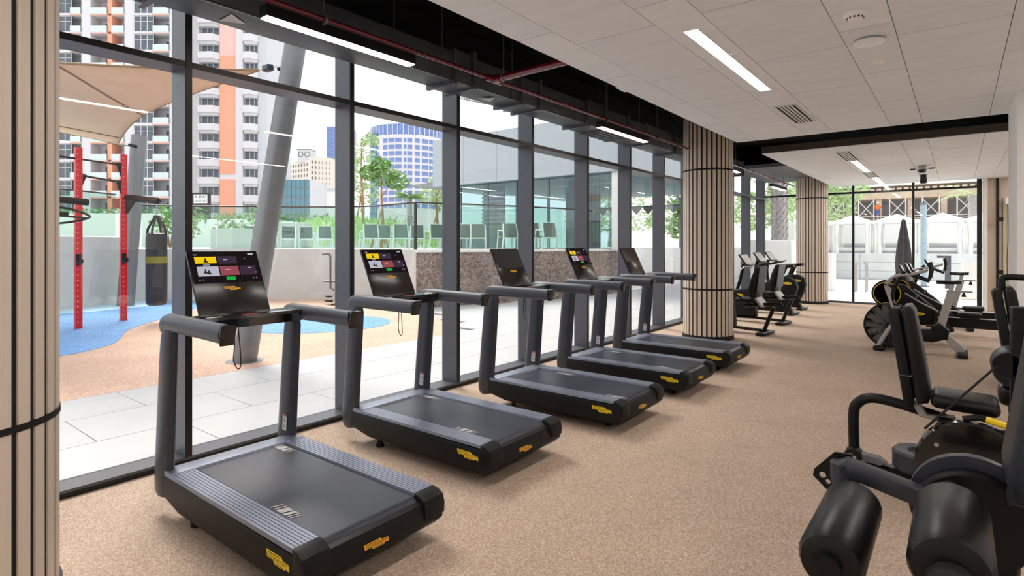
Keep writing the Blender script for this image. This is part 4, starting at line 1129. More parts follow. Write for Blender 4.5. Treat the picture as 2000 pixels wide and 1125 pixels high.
for (x, y, a), lb in zip([(-17.1, 13.3, .2), (-16.72, 13.62, -.2), (-16.22, 13.98, .1), (-15.8, 14.42, -.1), (-15.25, 14.85, .25), (-14.8, 15.0, -.1), (-14.3, 15.3, .1), (-13.75, 15.5, -.2), (-12.6, 15.9, .1), (-11.7, 16.0, -.15), (-11.05, 16.1, .2)], LR):
    k_ = 1.05 if LR.index(lb) % 2 and LR.index(lb) < 7 else 1.0
    chair(x * k_, y * k_, -.6 + a, lb, 1.08)

# ---- red training rig
rig = thing('training_rig', 'tall red steel training rig with black pull-up bars', 'training rig', (-13.19, 3.41, 0.006))
def rel(x, y, z): return (x + 13.19, y - 3.41, z - .006)
for x, y, h, lb in ((-13.19, 3.41, 3.45, None), (-13.87, 4.37, 3.50, None), (-12.55, 2.40, 3.45, None)):
    p = rel(x, y, 0)
    u_ = MB().box(p[0] - .055, p[0] + .055, p[1] - .055, p[1] + .055, 0, h).build('upright', M['red_steel'], rig)
    h_ = MB()
    for k in range(int(h / .10)):
        z = .12 + .10 * k
        h_.cyl((p[0] + .056, p[1] - .02, z), (p[0] + .050, p[1] - .02, z), .011, .011, 8)
        h_.cyl((p[0] - .02, p[1] - .056, z), (p[0] - .02, p[1] - .050, z), .011, .011, 8)
    h_.build('pin_holes', M['label'], u_, kind='stuff')
    MB().box(p[0] - .06, p[0] + .06, p[1] - .06, p[1] + .06, 0, .02).build('base_sleeve', M['red_steel'], u_)
    if lb is None and x < -13:
        j = MB().prism([(p[0] + .05, 1.42), (p[0] + .075, 1.42), (p[0] + .08, 1.28), (p[0] + .19, 1.28), (p[0] + .2, 1.32), (p[0] + .21, 1.25), (p[0] + .05, 1.20)], p[1] - .05, p[1] + .03, 'y', .005, 1)
        j.build('bar_hook', M['rubber'], rig)
def bar(a, b, r, name='pull_up_bar'):
    return MB().cyl(rel(*a), rel(*b), r, r, 10).build(name, M['black_steel'], rig)
bar((-13.19, 3.41, 2.93), (-13.87, 4.37, 2.91), .02)
bar((-12.55, 2.40, 3.2), (-13.87, 4.37, 3.28), .018)
for (x, y, z) in ((-13.19, 3.41, 2.93), (-13.87, 4.37, 2.91), (-13.87, 4.37, 3.28)):
    s = 1 if x > -13.5 else -1
    p = rel(x, y, z); d = Vector((-.58, .815, 0)) * s
    q = [(0.05, .05), (.2, .02), (.08, -.22), (.05, -.26)]
    mb = MB(); vs = []
    for w in (-.012, .012):
        for a, b in q: vs.append((p[0] + d.x * a + d.y * w, p[1] + d.y * a - d.x * w, p[2] + b))
    mb.add(vs, [(0, 1, 2, 3), (7, 6, 5, 4), (0, 4, 5, 1), (1, 5, 6, 2), (2, 6, 7, 3), (3, 7, 4, 0)])
    mb.build('gusset', M['black_steel'], rig)
def beam(a, b, w, name):
    a, b = Vector(rel(*a)), Vector(rel(*b))
    return MB().tube([a, b], w, 4).build(name, M['black_steel'], rig)
beam((-13.80, 4.40, 2.60), (-12.93, 4.70, 2.50), .065, 'bag_arm')
MB().prism([(0, 0), (.30, -.03), (.05, -.32), (0, -.32)], -.012, .012, 'y', mt=Matrix.Translation(Vector(rel(-13.80, 4.40, 2.58))) @ Matrix.Rotation(math.atan2(.3, .87), 4, 'Z')).build('arm_gusset', M['black_steel'], rig)
beam((-12.55, 2.40, 2.44), (-12.62, 3.42, 2.38), .06, 'ring_arm')
ring = smooth_path([rel(*p) for p in ((-12.4, 2.45, 2.28), (-12.2, 2.95, 2.24), (-12.25, 3.25, 2.16), (-12.5, 3.4, 2.10), (-12.75, 3.2, 2.02), (-12.75, 2.8, 1.96), (-12.6, 2.45, 1.96))], 6)
MB().tube(ring, .02, 8).build('guard_ring', M['black_steel'], rig)
ring2 = smooth_path([rel(*p) for p in ((-12.4, 2.45, 2.12), (-12.25, 2.95, 2.10), (-12.35, 3.3, 2.08), (-12.5, 3.4, 2.10))], 6)
MB().tube(ring2, .018, 8).build('guard_ring', M['black_steel'], rig)
MB().rbox(rel(-12.5, 2.8, 2.14), (.35, .5, .07), .01, 1).build('ring_platform', M['black_steel'], rig)
MB().tube([rel(-12.55, 2.45, 2.0), rel(-12.5, 2.62, 1.75), rel(-12.45, 2.78, 1.45)], .045, 4).build('brace', M['red_steel'], rig)

bag = thing('punching_bag', 'black punching bag with olive band hanging from the red rig', 'punching bag', (-12.98, 4.68, 2.44))
MB().lathe([(0, -2.08), (.15, -2.08), (.185, -2.05), (.195, -1.98), (.197, -1.2), (.195, -.70), (.185, -.62), (.15, -.60), (0, -.62)], 28).build('body', M['bag'], bag)
MB().lathe([(.1975, -1.22), (.199, -1.22), (.199, -1.08), (.1975, -1.08)], 28).build('band', M['bag_band'], bag)
for i in range(4):
    a = PI / 4 + i * PI / 2
    MB().tube([(.185 * math.cos(a), .185 * math.sin(a), -.66), (.17 * math.cos(a), .17 * math.sin(a), -.52), (.02 * math.cos(a), .02 * math.sin(a), -.24)], .022, 6, flat=(.3, 1.2)).build('strap', M['bag'], bag)
for k in range(5):
    z = -.04 - .05 * k
    ln = [(0.018 * math.cos(b), 0, z + .03 * math.sin(b)) for b in [2 * PI * i / 10 for i in range(10)]]
    if k % 2: ln = [(0, p[0], p[2]) for p in ln]
    MB().tube(ln, .006, 5, closed=True).build('chain_link', M['silver'], bag)

# ---- steel masts and the shade sail
m1 = thing('steel_mast', 'thick grey steel mast leaning in front of the terrace wall', 'mast', (-7.73, 3.88, -.01))
ax = Vector((.56, .43, 4.38))
MB().tube([(0, 0, 0), ax * .5, ax * 1.14], [.155, .15, .14], 28).build('tube', M['steel_grey'], m1)
MB().lathe([(.16, 0), (.24, 0), (.24, .015), (.16, .02)], 28).build('base_plate', M['steel_grey'], m1)
MB().tube([ax * .925 + Vector((-.13, -.05, 0)), ax * .925 + Vector((-.22, -.07, .0))], .03, 8).build('lug', M['black_steel'], m1)
m2 = thing('steel_mast', 'grey steel mast behind the red rig, holding the sail corner', 'mast', (-17.15, 5.45, -.01))
bx_ = Vector((.05, .30, 4.50))
MB().tube([(0, 0, 0), bx_], [.20, .185], 24).build('tube', M['steel_grey'], m2)
MB().tube([bx_ * .93 + Vector((.15, -.1, 0)), bx_ * .93 + Vector((.3, -.3, 0))], .04, 8).build('lug', M['black_steel'], m2)

sail = thing('shade_sail', 'beige fabric shade sail stretched between the steel masts', 'shade sail', (-12, 3.5, 4.2))
SA, SB, SC, SD = Vector((-7.62, 4.03, 4.02)), Vector((-16.9, 5.2, 4.18)), Vector((-12.6, 1.5, 4.62)), Vector((-19.2, 2.4, 4.75))
so = Vector((-12, 3.5, 4.2))
def edge(a, b, t, pull):
    p = a.lerp(b, t)
    c = (SA + SB + SC + SD) / 4
    return p + (c - p) * pull * 4 * t * (1 - t)
def S(u, v):
    e0 = edge(SA, SC, v, .06); e1 = edge(SB, SD, v, .10)
    g0 = edge(SA, SB, u, .21); g1 = edge(SC, SD, u, .10)
    bil = SA * (1 - u) * (1 - v) + SC * (1 - u) * v + SB * u * (1 - v) + SD * u * v
    return e0.lerp(e1, u) + g0.lerp(g1, v) - bil - so
cl = MB().grid(S, 22, 22)
fab = cl.build('fabric', M['sail'], sail)
sol = fab.modifiers.new('thickness', 'SOLIDIFY'); sol.thickness = .012
for f_ in (lambda k: S(.50 * k, .62 * (1 - k)), lambda k: S(.90, k)):
    MB().tube([f_(i / 20) - Vector((0, 0, .015)) for i in range(21)], .02, 6).build('seam', M['seam'], sail)
for pr_ in ([S(0, i / 20) for i in range(21)], [S(i / 20, 0) for i in range(21)], [S(i / 20, 1) for i in range(21)], [S(1, i / 20) for i in range(21)]):
    MB().tube(pr_, .018, 6).build('hem', M['seam'], sail)
MB().tube([SA - so, Vector((-7.38, 4.15, 4.06)) - so], .012, 6).build('shackle', M['silver'], sail)
MB().rbox(Vector((-7.50, 4.09, 4.04)) - so, (.16, .10, .09), .015, 1, None).build('turnbuckle', M['upright'], sail)
MB().tube([SB - so, Vector((-17.15, 5.55, 4.2)) - so], .02, 6).build('shackle', M['silver'], sail)

# ---- outdoor exercise stand by the wall
ex = thing('outdoor_exercise_stand', 'slim dark outdoor exercise stand with handle and pedals before the white wall', 'exercise stand', (-13.08, 8.96, 0))
MB().tube([(-.35, -.1, 1.35), (-.12, -.05, 1.36), (-.08, -.04, 1.28), (-.08, -.04, .45), (.02, 0, .4)], .028, 8).build('handle_frame', M['conduit'], ex)
MB().cyl((.08, .05, 0), (.08, .05, 1.15), .05, .05, 12).build('post', M['dark_rail'], ex)
MB().tube([(-.3, -.1, .62), (.08, .03, .62)], .024, 8).build('seat_bar', M['conduit'], ex)
for z, w in ((.22, .18), (.10, .24)): MB().rbox((-.14, -.05, z), (w, .12, .04), .012, 1).build('pedal', M['rubber'], ex)
MB().cyl((.08, .05, .0), (.08, .05, .03), .16, .16, 16).build('base', M['dark_rail'], ex)

# ================================================================== PAVILION
pv = thing('glass_pavilion', 'low pavilion with pale fascia and tinted glass walls on the upper deck', 'pavilion', (-17.35, 16.7, DK))
W_, D_ = 8.75, 10.0
zb, zt = 4.02 - DK, 5.95 - DK
MB().box(.08, W_, .06, D_, zb + .05, zt - .02).build('roof', M['fascia'], pv)
for i in range(5):
    MB().box(i * W_ / 5 + .006, (i + 1) * W_ / 5 - .006, 0, .06, zb, zt).build('fascia_panel', M['fascia'], pv)
for i in range(4):
    MB().box(W_ - .0, W_ + .06, i * D_ / 4 + .006, (i + 1) * D_ / 4 - .006, zb, zt).build('fascia_panel', M['fascia'], pv)
for i in range(4):
    MB().box(.02, .08, i * D_ / 4 + .006, (i + 1) * D_ / 4 - .006, zb, zt).build('fascia_panel', M['fascia'], pv)
MB().box(.1, W_ - .1, .1, D_, zb, zb + .05).build('soffit', M['pav_ceiling'], pv)
for i, x in enumerate((1.3, 2.75, 4.2, 5.65, 7.1)):
    MB().box(x - .03, x + .03, .30, .38, 0, zb).build('mullion', M['pav_frame'], pv)
xs = [.2, 1.3, 2.75, 4.2, 5.65, 7.1, 8.3]
for a, b in zip(xs[:-1], xs[1:]): MB().box(a + .03, b - .03, .33, .345, .02, zb).build('glass_panel', M['pav_glass'], pv)
MB().box(W_ - .42, W_ - .02, .12, .5, 0, zb).build('end_column', M['white_paint'], pv)
MB().box(5.95, 6.25, 1.2, 1.5, 0, zb).build('inner_column', M['pav_frame'], pv)
MB().box(3.4, 3.62, 5.0, 5.2, 0, zb).build('inner_column', M['pav_frame'], pv)
lv = MB().box(1.42, 2.55, 1.6, 1.7, .05, zb).build('louvre_screen', M['win_steel'], pv)
for k in range(9): MB().box(1.42, 2.55, 1.5, 1.62, .9 + .17 * k, .98 + .17 * k).build('louvre', M['tower_grey'], lv)
MB().box(.3, 2.6, 1.0, 1.6, .0, .95).build('bar_counter', M['stone_wall'], pv)
MB().box(2.4, 4.0, 7.0, 7.1, 0, zb).build('back_wall', M['pav_frame'], pv)
for x in (3.1, 4.9, 6.5): MB().rbox((x, 2.4, zb - .08), (1.1, .12, .05), .01, 1).build('ceiling_strip', M['label'], pv)
MB().box(2.75, W_, 6.0, 6.05, 1.75, 1.82).build('back_rail', M['pav_frame'], pv)
aw = MB()
for i in range(10): aw.add([(2.8 + i * .55, 6.0, 1.75), (3.35 + i * .55, 6.0, 1.75), (3.075 + i * .55, 6.0, 1.45)], [(0, 1, 2)]).add([(2.8 + i * .55, 6.02, 1.75), (3.35 + i * .55, 6.02, 1.75), (3.075 + i * .55, 6.02, 1.45)], [(2, 1, 0)])
aw.build('scalloped_awning', M['raw_dark'], pv)
for x, w in ((3.2, 'beside the louvre screen'), (6.8, 'near the white end column')):
    tb = MB().cyl((x, 3.0, .72), (x, 3.0, .75), .4, .4, 18).cyl((x, 3.0, 0), (x, 3.0, .72), .03, .03, 8)
    tag(tb.build('cafe_table', M['tower_grey'], loc=(-17.35, 16.7, DK)), 'round cafe table inside the glass pavilion, ' + w, 'table', 'cafe tables in the pavilion')
cn = tag(MB().prism([(-1.9, 4.18 - DK), (.02, 4.05 - DK), (.02, 4.32 - DK), (-1.9, 4.28 - DK)], .6, 6.0, 'y').build('canopy_slab', M['canopy'], None, loc=(-17.4, 16.7, DK)), 'thin grey canopy slab reaching out left of the pavilion', 'canopy')
MB().box(-.25, -.05, 1.0, 1.2, 0, 4.06 - DK).build('canopy_post', M['pav_frame'], cn)

# ================================================================== PLANTING
def leaf_cluster(mb, c, r, n, size, flat=1.0, rng=random):
    for _ in range(n):
        while True:
            p = Vector((rng.uniform(-1, 1), rng.uniform(-1, 1), rng.uniform(-1, 1)))
            if p.length < 1: break
        p = p.normalized() * (p.length ** .5)
        q = Vector(c) + Vector((p.x * r[0], p.y * r[1], p.z * r[2]))
        a = Vector((rng.uniform(-1, 1), rng.uniform(-1, 1), rng.uniform(-.6, .6) * flat)).normalized() * size * rng.uniform(.6, 1.3)
        b = a.cross(Vector((rng.uniform(-1, 1), rng.uniform(-1, 1), rng.uniform(-1, 1)))).normalized() * size * .45
        mb.add([q - a, q + b, q + a, q - b], [(0, 1, 2, 3)])
def tree(name, x, y, z, h, blobs, m, label, bark='bark', r=.07, n=260, size=.16, props=0):
    t = thing(name, label, 'tree', (x, y, z))
    tr = MB().tube(smooth_path([(0, 0, 0), (.03 * h, 0, h * .3), (-.01 * h, .01 * h, h * .6), (.01 * h, 0, h * .9)], 4), [r] * 5 + [r * .8] * 4 + [r * .5] * 4, 8)
    tr.build('trunk', M[bark], t)
    br = MB(); fo = MB()
    for (bx, by, bz, rr) in blobs:
        br.tube([(0, 0, max(.3 * h, bz - rr * 1.4)), (bx * .7, by * .7, bz)], [r * .4, r * .15], 5)
        leaf_cluster(fo, (bx, by, bz), (rr, rr, rr * .8), n, size)
    br.build('branches', M[bark], t)
    fo.build('foliage', M[m], t, kind='stuff')
    for k in range(props):
        a = 2 * PI * k / max(1, props)
        MB().tube([(.5 * math.cos(a), .5 * math.sin(a), 0), (0, 0, h * .42)], .035, 6).build('support_stake', M['bark'], t)
    return t
def palm(name, x, y, z, h, R, nf, label, m='leaf', husk=False):
    t = thing(name, label, 'palm', (x, y, z))
    rr = R * .13 if not husk else .30
    MB().tube([(0, 0, 0), (.03, 0, h * .5), (0, 0, h)], [rr * 1.1, rr, rr], 12).build('trunk', M['bark_grey'], t)
    if husk:
        hk = MB()
        for k in range(int(h / .16)):
            for i in range(9):
                a = 2 * PI * (i + .5 * (k % 2)) / 9; zz = .16 * k
                d = Vector((math.cos(a), math.sin(a), 0)); e = Vector((-d.y, d.x, 0)) * .10
                b = d * rr
                hk.add([b - e + Vector((0, 0, zz)), b + e + Vector((0, 0, zz)), d * (rr + .10) + Vector((0, 0, zz + .24))], [(0, 1, 2)])
        hk.build('husk', M['bark_grey'], t, kind='stuff')
    for i in range(nf):
        a = 2 * PI * i / nf + random.uniform(-.2, .2); up = random.uniform(.15, 1.1)
        mb = MB()
        d = Vector((math.cos(a), math.sin(a), 0)); e = Vector((-d.y, d.x, 0))
        pts = [d * (R * s * math.cos(up * .8)) + Vector((0, 0, h + R * (s * math.sin(up) - .55 * s * s))) for s in (0, .25, .5, .75, 1.0)]
        mb.tube(pts, [.02, .018, .014, .01, .004], 4)
        for k in range(1, 10):
            s = .15 + .85 * k / 10
            p = d * (R * s * math.cos(up * .8)) + Vector((0, 0, h + R * (s * math.sin(up) - .55 * s * s)))
            L = R * .32 * math.sin(PI * min(.98, s * .9 + .08))
            for sg in (-1, 1):
                q = p + e * sg * L + d * L * .5 - Vector((0, 0, L * .35))
                mb.add([p - d * .02, p + d * .05, q], [(0, 1, 2)])
        mb.build('frond', M[m], t)
    return t
tree('slender_tree', -24.8, 18.67, DK, 6.4, [(0, 0, 5.0, .7), (.3, .1, 4.2, .8), (-.4, .2, 3.6, .8), (.4, .3, 5.7, .45), (-.2, .5, 2.9, .7)], 'leaf_pale', 'tall thin leafy tree just right of the second mullion', n=150, size=.12, props=3)
tree('young_tree', -22.36, 18.04, DK, 4.3, [(.1, .1, 3.6, .75), (.6, .5, 3.3, .6), (-.5, -.3, 3.7, .5), (0, 0, 4.1, .45)], 'leaf', 'round crowned young tree on orange stakes before the round tower', n=260, size=.13, props=3)
tree('slender_tree', -23.2, 22.6, DK, 4.2, [(.2, .1, 3.4, .9), (-.6, .2, 3.0, .7), (.7, .6, 3.8, .6), (0, .6, 2.6, .7)], 'leaf_pale', 'pale feathery tree between the palm and the canopy slab', n=220, size=.12, props=3)
palm('fan_palm', -20.6, 18.3, DK, 2.35, 1.0, 22, 'small bright fan palm under the grey canopy slab')
tree('garden_tree', -12.2, 30.5, .5, 6.0, [(0, 0, 4.2, 1.6), (1.2, .3, 3.2, 1.3), (-1, .4, 5.2, 1.3), (.4, .2, 2.2, 1.2)], 'leaf', 'bushy green tree left of the middle slatted column', 'bark_grey', .14, 420, .2)
tree('garden_tree', -9.0, 37.0, .5, 8.0, [(0, 0, 6.2, 1.8), (1.0, .3, 4.2, 1.5), (-1, .4, 3.2, 1.5)], 'leaf_pale', 'pale green tree seen through the glass behind the middle column', 'bark_grey', .14, 420, .2)
tree('garden_tree', -19.5, 36.0, DK, 5.0, [(0, 0, 2.2, 1.6), (2.2, .3, 2.4, 1.7), (-2.2, .4, 2.0, 1.6), (4.2, .4, 2.0, 1.5)], 'leaf_pale', 'yellow green garden trees glimpsed through the pavilion', 'bark_grey', .14, 300, .2)
palm('husk_palm', -6.35, 27.6, .3, 6.2, 2.2, 11, 'tall husky palm trunk behind the far window corner', 'leaf_pale', True)
palm('husk_palm', -5.3, 30.5, .3, 6.6, 2.2, 11, 'second husky palm trunk right of the first, by the far column', 'leaf_pale', True)
tree('backdrop_tree', -9.6, 52.0, 1.1, 6.4, [(0, 0, 4.6, 1.9), (1.6, .3, 3.4, 1.7), (-1.8, .4, 3.6, 1.8), (2.6, .5, 5.0, 1.5)], 'leaf_pale', 'pale green tree left of the scaffolded building', 'bark_grey', .16, 380, .24)
palm('date_palm', .9, 56.0, 1.1, 4.3, 2.6, 14, 'pale date palm right of the scaffolded building', 'leaf_pale')
def shrub(x, y, z, r, h, label, m='leaf_pale', n=60, size=.10):
    t = thing('leafy_shrub', label, 'shrub', (x, y, z))
    st = MB()
    for k in range(6):
        a = 2 * PI * k / 6
        st.tube([(0, 0, 0), (.4 * r * math.cos(a), .4 * r * math.sin(a), h * .5), (r * .8 * math.cos(a), r * .8 * math.sin(a), h * .95)], [.02, .014, .006], 5)
    st.build('stems', M['bark'], t)
    fo = MB()
    for k in range(6):
        a = 2 * PI * k / 6
        leaf_cluster(fo, (.7 * r * math.cos(a), .7 * r * math.sin(a), h * (.55 + .3 * (k % 2))), (.45 * r, .45 * r, h * .3), n // 3, size)
    leaf_cluster(fo, (0, 0, h * .7), (.5 * r, .5 * r, h * .35), n // 2, size)
    fo.build('leaves', M[m], t, kind='stuff')
for a in [(-19.2, 7.3, 1.47, .5, 1.25, 'airy shrub above the punching bag'), (-21.3, 8.7, DK, .5, 1.35, 'airy shrub left of the dark balustrade post'), (-20.9, 9.9, DK, .5, 1.1, 'airy shrub right of the dark balustrade post'), (-21.5, 10.7, DK, .4, .7, 'low dark shrub beside the leftmost chairs'), (-23.3, 12.4, DK, .7, 1.7, 'shrub just right of the leaning mast'), (-23.9, 20.4, DK, .8, 1.5, 'shrub at the foot of the tall thin tree')]:
    shrub(*a[:5], a[5], 'leaf_dark' if 'low dark' in a[5] else 'leaf')
pb = tag(MB().rbox((0, 0, .35), (1.6, .7, .70), .03, 2).build('planter_box', M['planter'], loc=(-19.75, 9.45, DK)), 'pale planter box left of the white chairs', 'planter')
pb = tag(MB().rbox((0, 0, .60), (3.2, 1.0, 1.20), .06, 2).build('planter_box', M['planter'], loc=(-25.6, 14.3, DK)), 'large pale planter box right of the leaning mast', 'planter')
pb.rotation_euler = (0, 0, YAW)
md = MB()
def mound(u, v):
    x = -6 + 12 * u; y = -2.5 + 5 * v
    return (x, y, 1.5 * max(0, math.sin(PI * min(1, u * 1.05))) ** .7 * max(0, math.sin(PI * v)) + .3)
md.grid(mound, 26, 12)
mm_ = md.build('ground_bank', M['planter'], None, 'pale sloping bank behind the terrace chairs', 'structure', (-25.6, 18.8, DK - .35))
mm_.rotation_euler = (0, 0, YAW)
gs = MB()
for k in range(2200):
    u, v = random.random(), random.uniform(.02, .5)
    p = Vector(mound(u, v)); h = random.uniform(.18, .45)
    dx, dy = random.uniform(-.15, .15), random.uniform(-.12, .12)
    gs.add([(p.x - .03, p.y, p.z - .02), (p.x + .03, p.y, p.z - .02), (p.x + dx, p.y + dy, p.z + h)], [(0, 1, 2)])
gs.build('grass', M['grass'], mm_, None, 'stuff')

# ================================================================== CITY
def city(name, d, label, cat='building', z=-.45):
    """an Empty facing the gym: local X across, local Y away, local Z up; d metres off"""
    return thing(name, label, cat, (-math.sin(YAW) * d, math.cos(YAW) * d, z), YAW)
# ---- apartment tower
T = city('apartment_tower', 100, 'white high-rise with balcony bays and coral panels behind the shade sail')
Z0, FP = 6.8 + .45, 3.21
FL = 16
top = Z0 + FP * FL
body = MB()
for a, b in ((-84, -79.6), (-75.55, -73.95), (-68.0, -66.35), (-60.1, -58.2)):
    body.box(a, b, -.3, 12, 0, top)
body.box(-84, -58.2, 2.2, 12, 0, top)
body.box(-84, -58.2, -.2, 12, 0, Z0 - FP * .5)
body.build('facade', M['tower_white'], T)
slab = {}
def slab_mesh(w): 
    if w not in slab: slab[w] = MB().box(0, w, -.45, 2.3, -.28, .08).mesh('floor_slab', M['tower_white'])
    return slab[w]
para = {}
def para_mesh(w):
    if w not in para: para[w] = MB().box(0, w, -.5, -.4, .08, 1.05).mesh('balcony_front', M['balcony_glass'])
    return para[w]
wins = {}
def win_mesh(w, deep, h=2.55):
    k = (w, deep, h)
    if k not in wins:
        mb = MB().box(0, w, 2.0 if deep else -.1, 2.15 if deep else .1, .1, h)
        wins[k] = mb.mesh('window', M['win_dark'])
    return wins[k]
bars = {}
def bar_mesh(w, h=2.55):
    if w not in bars:
        mb = MB()
        n = max(2, int(round(w / 1.3)))
        for i in range(n + 1): mb.box(w * i / n - .05, w * i / n + .05, -.16, -.1, .1, h)
        mb.box(0, w, -.16, -.1, .1, .2).box(0, w, -.16, -.1, 1.9, 1.98).box(0, w, -.16, -.1, h - .1, h)
        bars[w] = mb.mesh('window_frame', M['tower_white'])
    return bars[w]
fin = MB().box(0, .8, -.3, 2.2, .08, FP - .28).mesh('coral_fin', M['orange'])
strip = {}
for f in range(FL):
    z = Z0 + FP * f
    for (a, b, kind) in ((-79.55, -77.45, 'w'), (-77.4, -75.6, 'b'), (-73.9, -71.0, 'b'), (-70.2, -68.05, 'b'), (-66.3, -63.0, 'w'), (-62.95, -60.15, 'b')):
        w = round(b - a, 2)
        share('floor_slab', slab_mesh(w), T, (a, 0, z))
        if kind == 'w':
            q = share('window', win_mesh(w, False, 2.9), T, (a, 0, z)); share('window_frame', bar_mesh(w, 2.9), q)
        else:
            share('window', win_mesh(round(w * .62, 2), True, 2.3), T, (a + w * .33, 0, z))
            share('balcony_front', para_mesh(w), T, (a, 0, z))
            if w not in strip: strip[w] = MB().box(0, w, -.47, -.445, -.28, -.12).mesh('coral_band', M['orange'])
            share('coral_band', strip[w], T, (a, 0, z))
    share('coral_fin', fin, T, (-70.98, 0, z))
# second block of the tower, stepped forward
B2 = MB()
B2.box(-58.2, -56.7, 3, 14, 0, top).box(-56.7, -52.75, 3.6, 14, 0, top).box(-52.75, -48.6, 2.6, 14, 0, top).box(-48.6, -46.0, 3.6, 14, 0, top)
B2.build('rear_block', M['tower_white'], T)
MB().box(-46.0, -44.4, 3.0, 14, 0, top).build('shaded_flank', M['tower_grey'], T)  # grey puts the shading of the tower's side into the colour
MB().box(-52.7, -50.0, 2.45, 2.6, Z0 - 2.6, Z0 + FP * 2.05).build('coral_panel', M['orange'], T)
MB().box(-52.7, -50.0, 2.45, 2.6, Z0 + FP * 2.35, Z0 + FP * 9.0).build('coral_panel', M['orange'], T)
MB().box(-52.7, -50.0, 2.45, 2.6, Z0 + FP * 9.0, top).build('coral_panel', M['orange_top'], T)
def bal_mesh(w):
    out = [(0, 3.6), (0, 2.3), (.35, 1.7), (w - .9, 1.5), (w, 2.5), (w, 3.6)]
    mb = MB().prism(out, -.3, .9, 'z')
    inn = [(.12, 3.6), (.12, 2.4), (.45, 1.85), (w - .95, 1.68), (w - .12, 2.6), (w - .12, 3.6)]
    mb2 = MB().prism([(x * .9 + .12, max(y, 2.0) + .3 if y < 3 else y) for x, y in out], -.75, -.3, 'z')
    return mb.add(mb2.v, mb2.f).mesh('balcony', M['tower_white'])
b1, b2 = bal_mesh(3.9), bal_mesh(2.6)
w1 = MB().box(.25, 3.4, 3.4, 3.55, .9, 2.45).mesh('window', M['win_dark'])
w2 = MB().box(.1, 2.4, 3.4, 3.55, .9, 2.45).mesh('window', M['win_dark'])
f1 = MB()
for x in (.25, 1.3, 2.35, 3.35): f1.box(x - .05, x + .05, 3.32, 3.4, .9, 2.45)
f1 = f1.mesh('window_frame', M['tower_grey'])
f2 = MB()
for x in (.1, .9, 1.7, 2.35): f2.box(x - .05, x + .05, 3.32, 3.4, .9, 2.45)
f2 = f2.mesh('window_frame', M['tower_grey'])
for f in range(FL):
    z = Z0 + FP * f - .4
    share('balcony', b1, T, (-56.65, 0, z)); q = share('window', w1, T, (-56.65, 0, z)); share('window_frame', f1, q)
    share('balcony', b2, T, (-48.55, 0, z)); q = share('window', w2, T, (-48.55, 0, z)); share('window_frame', f2, q)
bo = city('billboard', 58, 'black framed panel with white lettered square below the coral panels', 'sign')
MB().box(-32.78, -30.88, 0, .3, 3.9, 7.36).build('panel', M['ink'], bo)
sg = MB().box(-32.48, -31.08, -.03, 0, 6.28, 7.18).build('sign_face', M['label'], bo)
for body_, zc_, sz in (('K BW', 6.93, .38), ('(SOUTH)', 6.52, .25)):
    me = text_mesh('lettering', body_, sz, M['ink'])
    w = max(v.co.x for v in me.vertices) - min(v.co.x for v in me.vertices)
    for v in me.vertices: v.co.x *= 1.1 / w
    o = share('lettering', me, sg, (-31.78, -.04, zc_), (PI / 2, 0, 0))
MB().box(-31.8, -31.5, .1, .3, 0, 3.9).build('post', M['ink'], bo)

po = city('podium_wall', 38, 'long white podium wall behind the terrace balustrade', 'wall')
po['kind'] = 'structure'
MB().box(-33.5, -23.2, 0, 3, 0, 4.15).build('wall_section', M['white_paint'], po)
MB().box(-23.2, -15.8, -.4, 3, 0, 3.75).build('wall_section', M['white_paint'], po)
hd = MB()
for i in range(40): leaf_cluster(hd, (-33 + i * .26 * 2, .8, 4.25 if i < 19 else 3.9), (.35, .5, .28), 26, .14)
hd.build('podium_hedge', M['leaf_dark'], po, None, 'stuff')

# ---- beige hotel slab with sign box
Hh = city('beige_building', 180, 'beige slab building with small square windows and a lettered roof sign')
U = 180 / 1110
X = lambda u: (u - 1000) * U
Zp = lambda v: 1.6 + .45 + (478 - v) * U
MB().prism([(X(551), 6), (X(603), 0), (X(603), 16), (X(551), 16)], 0, Zp(312), 'z').build('left_wing', M['beige_bld'], Hh)
MB().prism([(X(606), 0), (X(640), 4), (X(640), 16), (X(603), 16), (X(603), 0)], 0, Zp(305), 'z').build('right_wing', M['beige_bld'], Hh)
hl = MB(); hr = MB()
for r_ in range(10):
    z = Zp(321 + 10.4 * r_)
    for c_ in range(7):
        f = (c_ + .5) / 7
        x = X(551) + (X(603) - X(551)) * f; y = 6 - 6 * f
        hl.box(x - .2, x + .2, y - .12, y + .3, z - .45, z + .45)
    z = Zp(316 + 10.4 * r_)
    for c_ in range(6):
        f = (c_ + .5) / 6
        x = X(606) + (X(638) - X(606)) * f; y = 4 * f
        hr.box(x - .22, x + .22, y - .12, y + .3, z - .45, z + .45)
hl.build('left_wing_windows', M['hole'], Hh, kind='stuff'); hr.build('right_wing_windows', M['hole'], Hh, kind='stuff')
sb = MB().box(X(578), X(605), 1, 6, Zp(316), Zp(291)).build('roof_sign_box', M['tower_grey'], Hh)
me = text_mesh('lettering', 'DO', 2.6, M['hole'])
share('lettering', me, sb, (X(592), .97, Zp(301)), (PI / 2, 0, 0))
MB().box(X(577), X(606), .8, 6, Zp(291), Zp(290)).build('sign_cap', M['hole'], sb)
lw = city('white_low_building', 120, 'blank white low building in front of the beige slab')
MB().box((622 - 1000) * 120 / 1110, (690 - 1000) * 120 / 1110, 0, 10, 0, 1.6 + .45 + (478 - 371) * 120 / 1110).build('block', M['white_paint'], lw)
MB().box((622 - 1000) * 120 / 1110, (690 - 1000) * 120 / 1110, -.2, 0, 1.6 + .45 + (478 - 373) * 120 / 1110, 1.6 + .8 + (478 - 371) * 120 / 1110).build('parapet', M['tower_grey'], lw)

